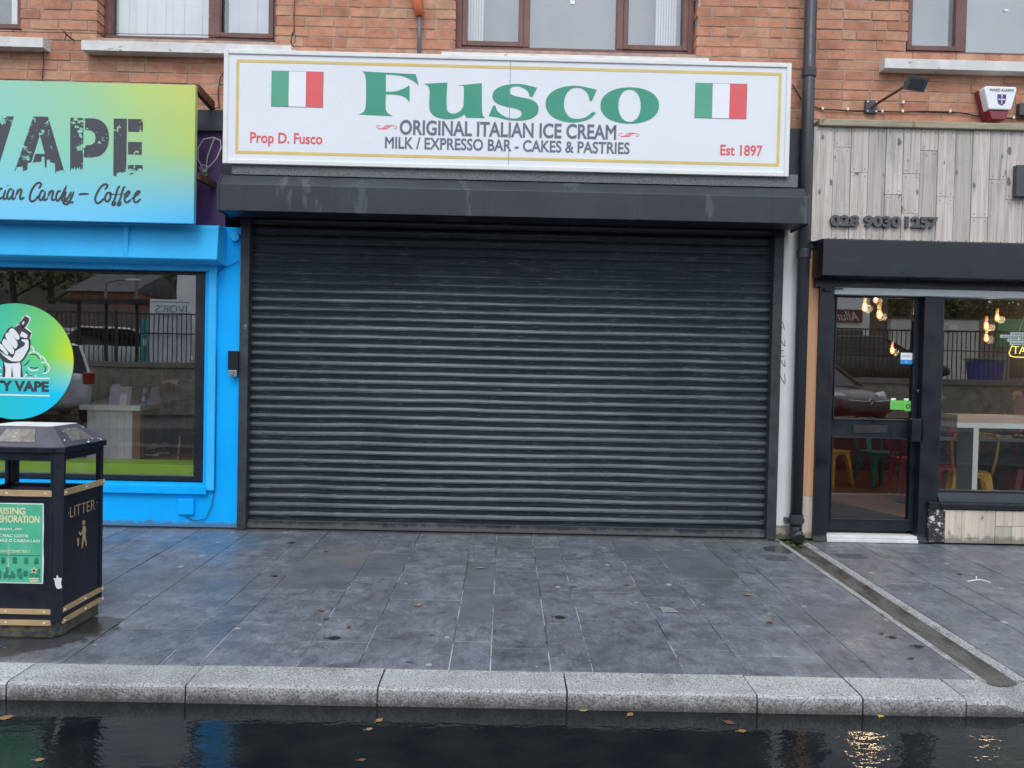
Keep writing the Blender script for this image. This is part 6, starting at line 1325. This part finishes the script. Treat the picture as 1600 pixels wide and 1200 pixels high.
# ================================================================== ACROSS THE ROAD (mirrored in the windows)
GL = .08
def mir(px, py, d):
    """point at Y=-d whose mirror image in the shop glass falls on a photo pixel"""
    q = ray(px, py); k = (2*GL+d-CAM.y)/q.y; return (q.x*k, CAM.z+q.z*k)
def make_car(label, loc, rz, paint, suv=False, front_ring=False):
    t = thing('parked_car', label, 'car', loc); t.rotation_euler = (0, 0, rz)
    Ln = 2.15; h = .0
    up = .18 if suv else 0
    # x along the car (front +x): lower body stations (x, z low, z belt, half width)
    st = [(-2.1, .42, .86+up, .70), (-2.02, .30, .93+up, .80), (-1.5, .24, .95+up, .87), (-.5, .22, .94+up, .88), (.6, .22, .92+up, .88), (1.2, .24, .88+up, .86), (1.75, .28, .76+up, .80), (2.05, .34, .64+up, .68), (2.12, .42, .56+up, .60)]
    m = MB(); n = 10
    for (x, zl, zb, hw) in st:
        for (fy, fz) in ((-.86, 0), (-1, .22), (-1, .62), (-.94, .9), (-.80, 1), (.80, 1), (.94, .9), (1, .62), (1, .22), (.86, 0)): m.v.append((x, fy*hw, zl+(zb-zl)*fz))
    for i in range(len(st)-1):
        for q in range(n): m.f.append((i*n+q, i*n+(q+1) % n, (i+1)*n+(q+1) % n, (i+1)*n+q)); m.m.append(0)
    m.f.append(tuple(range(n-1, -1, -1))); m.f.append(tuple(range((len(st)-1)*n, len(st)*n))); m.m += [0, 0]
    b = m.build('body', paint, None, smooth=False); b.parent = t; sm = b.modifiers.new('s', 'SUBSURF'); sm.levels = 1; sm.render_levels = 2
    for p in b.data.polygons: p.use_smooth = True
    rz_ = 1.46+up*1.3; zb = .93+up
    lo = [(-1.95 if suv else -1.75, .72), (1.15, .72)]; hi = [(-1.72 if suv else -1.15, .58), (.28, .58)]
    c = MB(); c.hexa([(lo[0][0], -lo[0][1], zb-.04), (lo[1][0], -lo[1][1], zb-.06), (lo[0][0], lo[0][1], zb-.04), (lo[1][0], lo[1][1], zb-.06), (hi[0][0], -hi[0][1], rz_-.03), (hi[1][0], -hi[1][1], rz_-.03), (hi[0][0], hi[0][1], rz_-.03), (hi[1][0], hi[1][1], rz_-.03)])
    c.build('windows', 'car_glass', None, bevel=.04).parent = t
    r = MB(); r.hexa([(hi[0][0]-.02, -.59, rz_-.035), (hi[1][0]+.02, -.59, rz_-.035), (hi[0][0]-.02, .59, rz_-.035), (hi[1][0]+.02, .59, rz_-.035), (hi[0][0]+.1, -.5, rz_+.02), (hi[1][0]-.1, -.5, rz_+.02), (hi[0][0]+.1, .5, rz_+.02), (hi[1][0]-.1, .5, rz_+.02)])
    for sy in (-1, 1):
        for (xa, xb) in ((lo[0][0], hi[0][0]), (-.45, -.40), (lo[1][0], hi[1][0])): r.tube([(xa, sy*.735, zb-.03), (xb, sy*.60, rz_-.03)], .035 if xa != -.45 else .03, 6)
    r.build('roof', paint, None, bevel=.03).parent = t
    for x in (-1.35, 1.35):
        for sy in (-1, 1):
            w_ = MB(); w_.cyl((x, sy*.68, .33), (x, sy*.885, .33), .33, .33, 24); o = w_.build('wheel', 'tyre', None, bevel=.03); o.parent = t
            rm = MB(); rm.cyl((x, sy*.886, .33), (x, sy*.90, .33), .21, .19, 20)
            q = rm.build('rim', 'alu', None); q.parent = o; q.location = Vector(q.location)-Vector(o.location)
    for sy in (-1, 1):
        l = MB(); l.hexa([(1.86, sy*.42, .60+up), (1.98, sy*.42, .58+up), (1.70, sy*.80, .62+up), (1.80, sy*.78, .60+up), (1.80, sy*.42, .76+up), (1.90, sy*.42, .72+up), (1.62, sy*.82, .80+up), (1.72, sy*.80, .76+up)]); l.build('headlight', 'lamp_clear', None, bevel=.02).parent = t
        l = MB(); l.box(-2.13, -1.98, sy*.60, sy*.82, .68+up, .92+up); l.build('tail_light', 'lamp_red', None, bevel=.02).parent = t
    g = MB(); g.box(2.06, 2.13, -.5, .5, .40+up*.5, .52+up*.5); g.build('grille', 'iron_dark', None, bevel=.01).parent = t
    if front_ring:
        d = MB(); z = .60+up; d.tube([(2.13, 0, z+.07), (2.135, .05, z), (2.13, 0, z-.07), (2.135, -.05, z), (2.13, 0, z+.07)], .012, 6); d.build('diamond_emblem', 'steel', None).parent = t
        d = MB(); d.tube([(2.12, -.55, z+.02), (2.14, -.1, z)], .012, 6); d.tube([(2.12, .55, z+.02), (2.14, .1, z)], .012, 6); d.build('chrome_bar', 'steel', None).parent = t
    return t
def across():
    # far pavement and retaining wall with railings on top
    d0 = 13.0; zt = 1.22
    fl = MB(); fl.hexa([(-40, -8.6, -.9), (40, -8.6, -.9), (-40, -7.2, -.9), (40, -7.2, -.9), (-40, -8.6, -.5), (40, -8.6, .86), (-40, -7.2, -.6), (40, -7.2, -.19)]); fl.hexa([(-40, -d0, -.9), (40, -d0, -.9), (-40, -8.601, -.9), (40, -8.601, -.9), (-40, -d0, -.5), (40, -d0, .86), (-40, -8.601, -.5), (40, -8.601, .86)]); struct(fl.build('far_lane', 'asphalt'))
    t = thing('retaining_wall', 'stained stone retaining wall across the road, mirrored in the shop windows', 'wall', (0, -d0, -.06))
    MB().box(-40, 40, -d0-.5, -d0, -.3, zt).build('wall', 'stone_wall', t); MB().box(-40, 40, -d0-.55, -d0+.06, zt+.001, zt+.14).build('coping', 'concrete', t, bevel=.01)
    struct(MB().box(-60, 60, -70, -d0-.5, .4, zt-.28).build('terrace', 'asphalt'))
    t = thing('railing', 'black vertical bar railing along the wall top, mirrored in the shop windows', 'railing', (0, -d0, zt+.14))
    b = MB(); yb = -d0-.22
    x = -16.
    while x < 17: b.box(x-.009, x+.009, yb-.009, yb+.009, zt+.14, zt+1.36); x += .118
    o = b.build('bar', 'iron_dark', t); o['kind'] = 'stuff'
    r = MB(); r.box(-16, 17, yb-.02, yb+.02, zt+1.361, zt+1.40); r.box(-16, 17, yb-.018, yb+.018, zt+.86, zt+.89); r.build('rail', 'iron_dark', t)
    p = MB(); x = -16.
    for k in range(12): MB().box(x-.03, x+.03, yb-.03, yb+.03, zt+.14, zt+1.44).build('post', 'iron_dark', t); x += 3
    make_car('silver estate car parked tail end to view, mirrored in the blue shop window', (mir(58, 620, 10.4)[0]-.35, -10.9, .02), R(52+180), 'car_silver', suv=True)
    make_car('dark red hatchback with bonnet to the street, mirrored in the black door', (mir(1322, 640, 8.6)[0]-.35, -10.4, .30), R(70), 'car_maroon', front_ring=True)
    make_car('black car parked behind the railing, mirrored in the black door', (mir(1352, 560, 16)[0], -16, zt-.14), R(4), 'car_black')
    make_car('white car parked behind the railing, mirrored in the blue shop window', (mir(187, 530, 18)[0], -18, zt-.28), R(-30), 'car_white')
    # right hand row
    def house(name, label, x0, x1, d, ht, m, dep=6):
        t = thing(name, label, 'building', ((x0+x1)/2, -d-dep/2, zt)); MB().box(x0, x1, -d-dep, -d, zt-.02, ht).build('wall', m, t); return t
    D = 27.
    X = lambda px, d=D: mir(px, 520, d)[0]; Z = lambda px, py, d=D: mir(px, py, d)[1]
    t = house('white_shop', 'white rendered shop with maroon signboard, mirrored in the black door', X(1180), X(1357), D, Z(1340, 430), 'white_render')
    sx0, sx1 = X(1255), X(1344); MB().box(sx0, sx1, -D, -D+.12, Z(1320, 504), Z(1320, 484)).build('signboard', 'maroon_board', t)
    lt = MB(); fr = (Vector((0, -D+.12, 0)), Vector((-1, 0, 0)), Vector((0, 0, 1)), Vector((0, 1, 0))); lt.text('Allura', fr, -X(1340), -X(1296), Z(1320, 502), Z(1320, 487), .003, .004, .0, shear=.35); lt.build('sign_lettering', 'cream', t)
    MB().box(X(1305), X(1346), -D+.001, -D+.05, Z(1320, 560), Z(1320, 516)).build('shop_window', 'car_glass', t)
    t = house('brown_building', 'dark brown rendered building between pale shops, mirrored in the black door', X(1357)+.02, X(1391), D+.3, Z(1370, 430), 'brown_render'); MB().box(X(1360), X(1374), -D-.3, -D-.25, zt, Z(1370, 525)).build('doorway', 'dark_room', t)
    t = house('cream_building', 'low flat roofed cream building, mirrored behind the right window', X(1391)+.02, X(1528), D, Z(1450, 499), 'cream_render'); MB().box(X(1391)-.05, X(1528)+.05, -D-6.05, -D+.08, Z(1450, 499)+.001, Z(1450, 496.5)).build('roof_edge', 'slate', t)
    for px in (1428, 1485): MB().box(X(px)-.22, X(px)+.22, -D, -D+.15, Z(px, 516), Z(px, 509)).build('alarm_box', 'white_print', t)
    t = house('mauve_building', 'narrow mauve rendered shop, mirrored behind the right window', X(1529), X(1552), D, Z(1540, 500), 'mauve_render')
    t = house('green_board_shop', 'grey shop with tall green signboard, mirrored behind the right window', X(1553), X(1720), D, Z(1580, 498), 'mauve_render'); MB().box(X(1553), X(1720), -D, -D+.15, Z(1580, 543), Z(1580, 500)).build('signboard', 'green_board', t); MB().box(X(1577), X(1650), -D+.001, -D+.04, Z(1580, 590), Z(1580, 553)).build('shop_window', 'car_glass', t)
    t = thing('wheelie_bin', 'blue wheelie bin behind the railing, mirrored behind the right window', 'bin', (mir(1535, 585, 17)[0], -17, zt)); c = WL[t.name]
    MB().hexa([(c[0]-.32, -17.3, zt), (c[0]+.32, -17.3, zt), (c[0]-.32, -16.7, zt), (c[0]+.32, -16.7, zt), (c[0]-.4, -17.36, zt+.72), (c[0]+.4, -17.36, zt+.72), (c[0]-.4, -16.62, zt+.72), (c[0]+.4, -16.62, zt+.72)]).build('body', 'bin_blue', t, bevel=.03); MB().box(c[0]-.43, c[0]+.43, -17.4, -16.58, zt+.73, zt+.80).build('lid', 'green_board', t, bevel=.03)
    # left hand side: house, shelter, banner, panel
    D2 = 34.; X = lambda px, d=D2: mir(px, 470, d)[0]; Z = lambda px, py, d=D2: mir(px, py, d)[1]
    t = house('brick_house', 'brick house with dark slate roof, mirrored high in the blue shop window', X(110), X(212), D2, Z(160, 456), 'house_brick')
    MB().extr([(-D2-6.4, Z(160, 456)), (-D2+.4, Z(160, 456)), (-D2-3, Z(160, 418))], X(106), X(214), 'x').build('roof', 'slate', t)
    t = house('white_building', 'white building with small sign, mirrored in the top right of the blue shop window', X(276), X(345), D2, Z(295, 420), 'white_render')
    t = house('dark_shops', 'row of dim brown shop units behind the bus shelter, mirrored in the blue shop window', X(-80), X(275), D2-6, Z(200, 478, D2-6), 'brown_render')
    for px in (92, 150, 250): MB().box(X(px, D2-6)-.9, X(px, D2-6)+.9, -D2+6.001, -D2+6.05, zt, Z(px, 512, D2-6)).build('shop_window', 'white_render', t)
    ds = 15.5; X = lambda px: mir(px, 500, ds)[0]; Z = lambda px, py: mir(px, py, ds)[1]
    t = thing('bus_shelter', 'flat roofed dark bus shelter behind the railing, mirrored in the blue shop window', 'shelter', (X(170), -ds, zt)); MB().box(X(70), X(232), -ds-1.4, -ds, Z(150, 470), Z(150, 466)).build('roof', 'iron_dark', t)
    for px in (85, 130, 180, 212): MB().box(X(px)-.04, X(px)+.04, -ds-1.3, -ds-1.22, zt, Z(150, 470)).build('post', 'iron_dark', t)
    t = thing('teal_poster_case', 'tall teal poster case beside the shelter, mirrored in the blue shop window', 'poster case', (X(226), -ds, zt)); MB().box(X(218), X(232), -ds-.15, -ds, zt, Z(225, 498)).build('case', 'teal_board', t, bevel=.02); MB().box(X(223), X(228), -ds, -ds+.01, Z(225, 540), Z(225, 530)).build('label_panel', 'banner_white', t)
    yb2 = yb-.12; xa, xb = mir(233, 500, -yb2)[0], mir(297, 500, -yb2)[0]; za, zc = zt+.10, mir(265, 468, -yb2)[1]
    t = thing('banner', 'white banner reading IVOR\'S behind the railing, mirrored in the blue shop window', 'banner', ((xa+xb)/2, yb2, za)); MB().box(xa, xb, yb2-.01, yb2, za, zc).build('sheet', 'banner_white', t)
    fr = (Vector((0, yb2, 0)), Vector((-1, 0, 0)), Vector((0, 0, 1)), Vector((0, 1, 0))); lt = MB(); lt.text("IVOR'S", fr, -xb+.1, -xa-.14, zc-.33, zc-.14, .004, .004, -.01)
    lt.box(xa+.02, xb-.02, yb2+.002, yb2+.006, zc-.075, zc-.055); lt.box(xa+.35, xb-.35, yb2+.002, yb2+.006, zc-.44, zc-.425); lt.build('lettering', 'sign_grey', t)
    # lamp columns
    for px, h in ((165, 442), (213, 432)): 
        x_, z_ = mir(px, h, 22); t = thing('street_lamp', 'thin grey street lamp %s, mirrored in the blue window' % ('before the middle of the brick house' if px == 165 else 'at the end of the brick house'), 'lamp', (x_, -22, zt), 'street lamps'); MB().tube([(x_, -22, zt), (x_, -22, z_)], [.07, .045], 8).build('column', 'pipe_grey', t); MB().tube([(x_, -22, z_), (x_+.4, -22, z_+.12), (x_+.8, -22, z_+.14)], .035, 6).build('arm', 'pipe_grey', t); MB().box(x_+.75, x_+1.25, -22.08, -21.92, z_+.09, z_+.17).build('lamp_head', 'alu', t, bevel=.02)
    # wooded bank behind
    h = MB(); n = 40; rnd = random.Random(3)
    for i in range(n+1):
        x = -90+180*i/n; z = 10.2+1.6*math.sin(i*.5)+rnd.uniform(-.4, .4)+(4.5 if x < 5 else 0); h.v += [(x, -62, zt-.3), (x, -70, z*.75), (x, -84, z+1)]
    for i in range(n):
        for k in range(2): h.f.append((i*3+k, i*3+k+1, i*3+k+4, i*3+k+3)); h.m.append(0)
    struct(h.build('wooded_bank', 'hill_green'))
    def tree(x, y, z, ht, rad, label):
        t = thing('tree', label, 'tree', (x, y, z), 'trees behind the buildings across the road'); rnd = random.Random(int(x*7)+int(y))
        tr = MB(); tr.tube([(x, y, z), (x+.1, y, z+ht*.3), (x-.1, y+.1, z+ht*.6), (x, y, z+ht*.85)], [.28, .22, .13, .04], 8)
        for k in range(7): a = rnd.uniform(0, 6.28); zz = z+ht*rnd.uniform(.35, .65); tr.tube([(x, y, zz), (x+math.cos(a)*rad*.4, y+math.sin(a)*rad*.4, zz+ht*.12), (x+math.cos(a)*rad*.75, y+math.sin(a)*rad*.75, zz+ht*.22)], [.09, .06, .02], 5)
        tr.build('trunk', 'bark', t); c = MB()
        cl = [(rnd.gauss(0, .45), rnd.gauss(0, .45), rnd.uniform(.35, 1)) for _ in range(34)]
        for k in range(2600):
            q = rnd.choice(cl); px, py, pz = x+q[0]*rad+rnd.gauss(0, .17)*rad, y+q[1]*rad+rnd.gauss(0, .17)*rad, z+ht*(q[2]*.70+.26)+rnd.gauss(0, .05)*ht
            s = rnd.uniform(.10, .22); u = Vector((rnd.gauss(0, 1), rnd.gauss(0, 1), rnd.gauss(0, 1))).normalized(); v = u.cross(Vector((rnd.gauss(0, 1), rnd.gauss(0, 1), rnd.gauss(0, 1)))).normalized(); P = Vector((px, py, pz))
            c.quad([P-u*s, P+v*s*.6, P+u*s, P-v*s*.6])
        c.build('crown', 'leaf_green', t)
    for k, (px, d, ht, rad) in enumerate(((20, 42, 10.5, 5.5), (80, 44, 11, 5.2), (252, 46, 10.5, 5), (1400, 42, 7.0, 4.2), (1460, 41, 7.2, 3.8), (1530, 44, 8.0, 4), (1600, 42, 7.6, 4))):
        tree(mir(px, 450, d)[0], -d, zt-.1, ht, rad, 'leafy tree %s, mirrored in the %s' % (('at the far left', 'left of the brick house', 'right of the brick house', 'behind the brown building', 'behind the cream building', 'behind the mauve shop', 'behind the green signboard')[k], 'blue shop window' if k < 3 else 'restaurant glass'))
across()
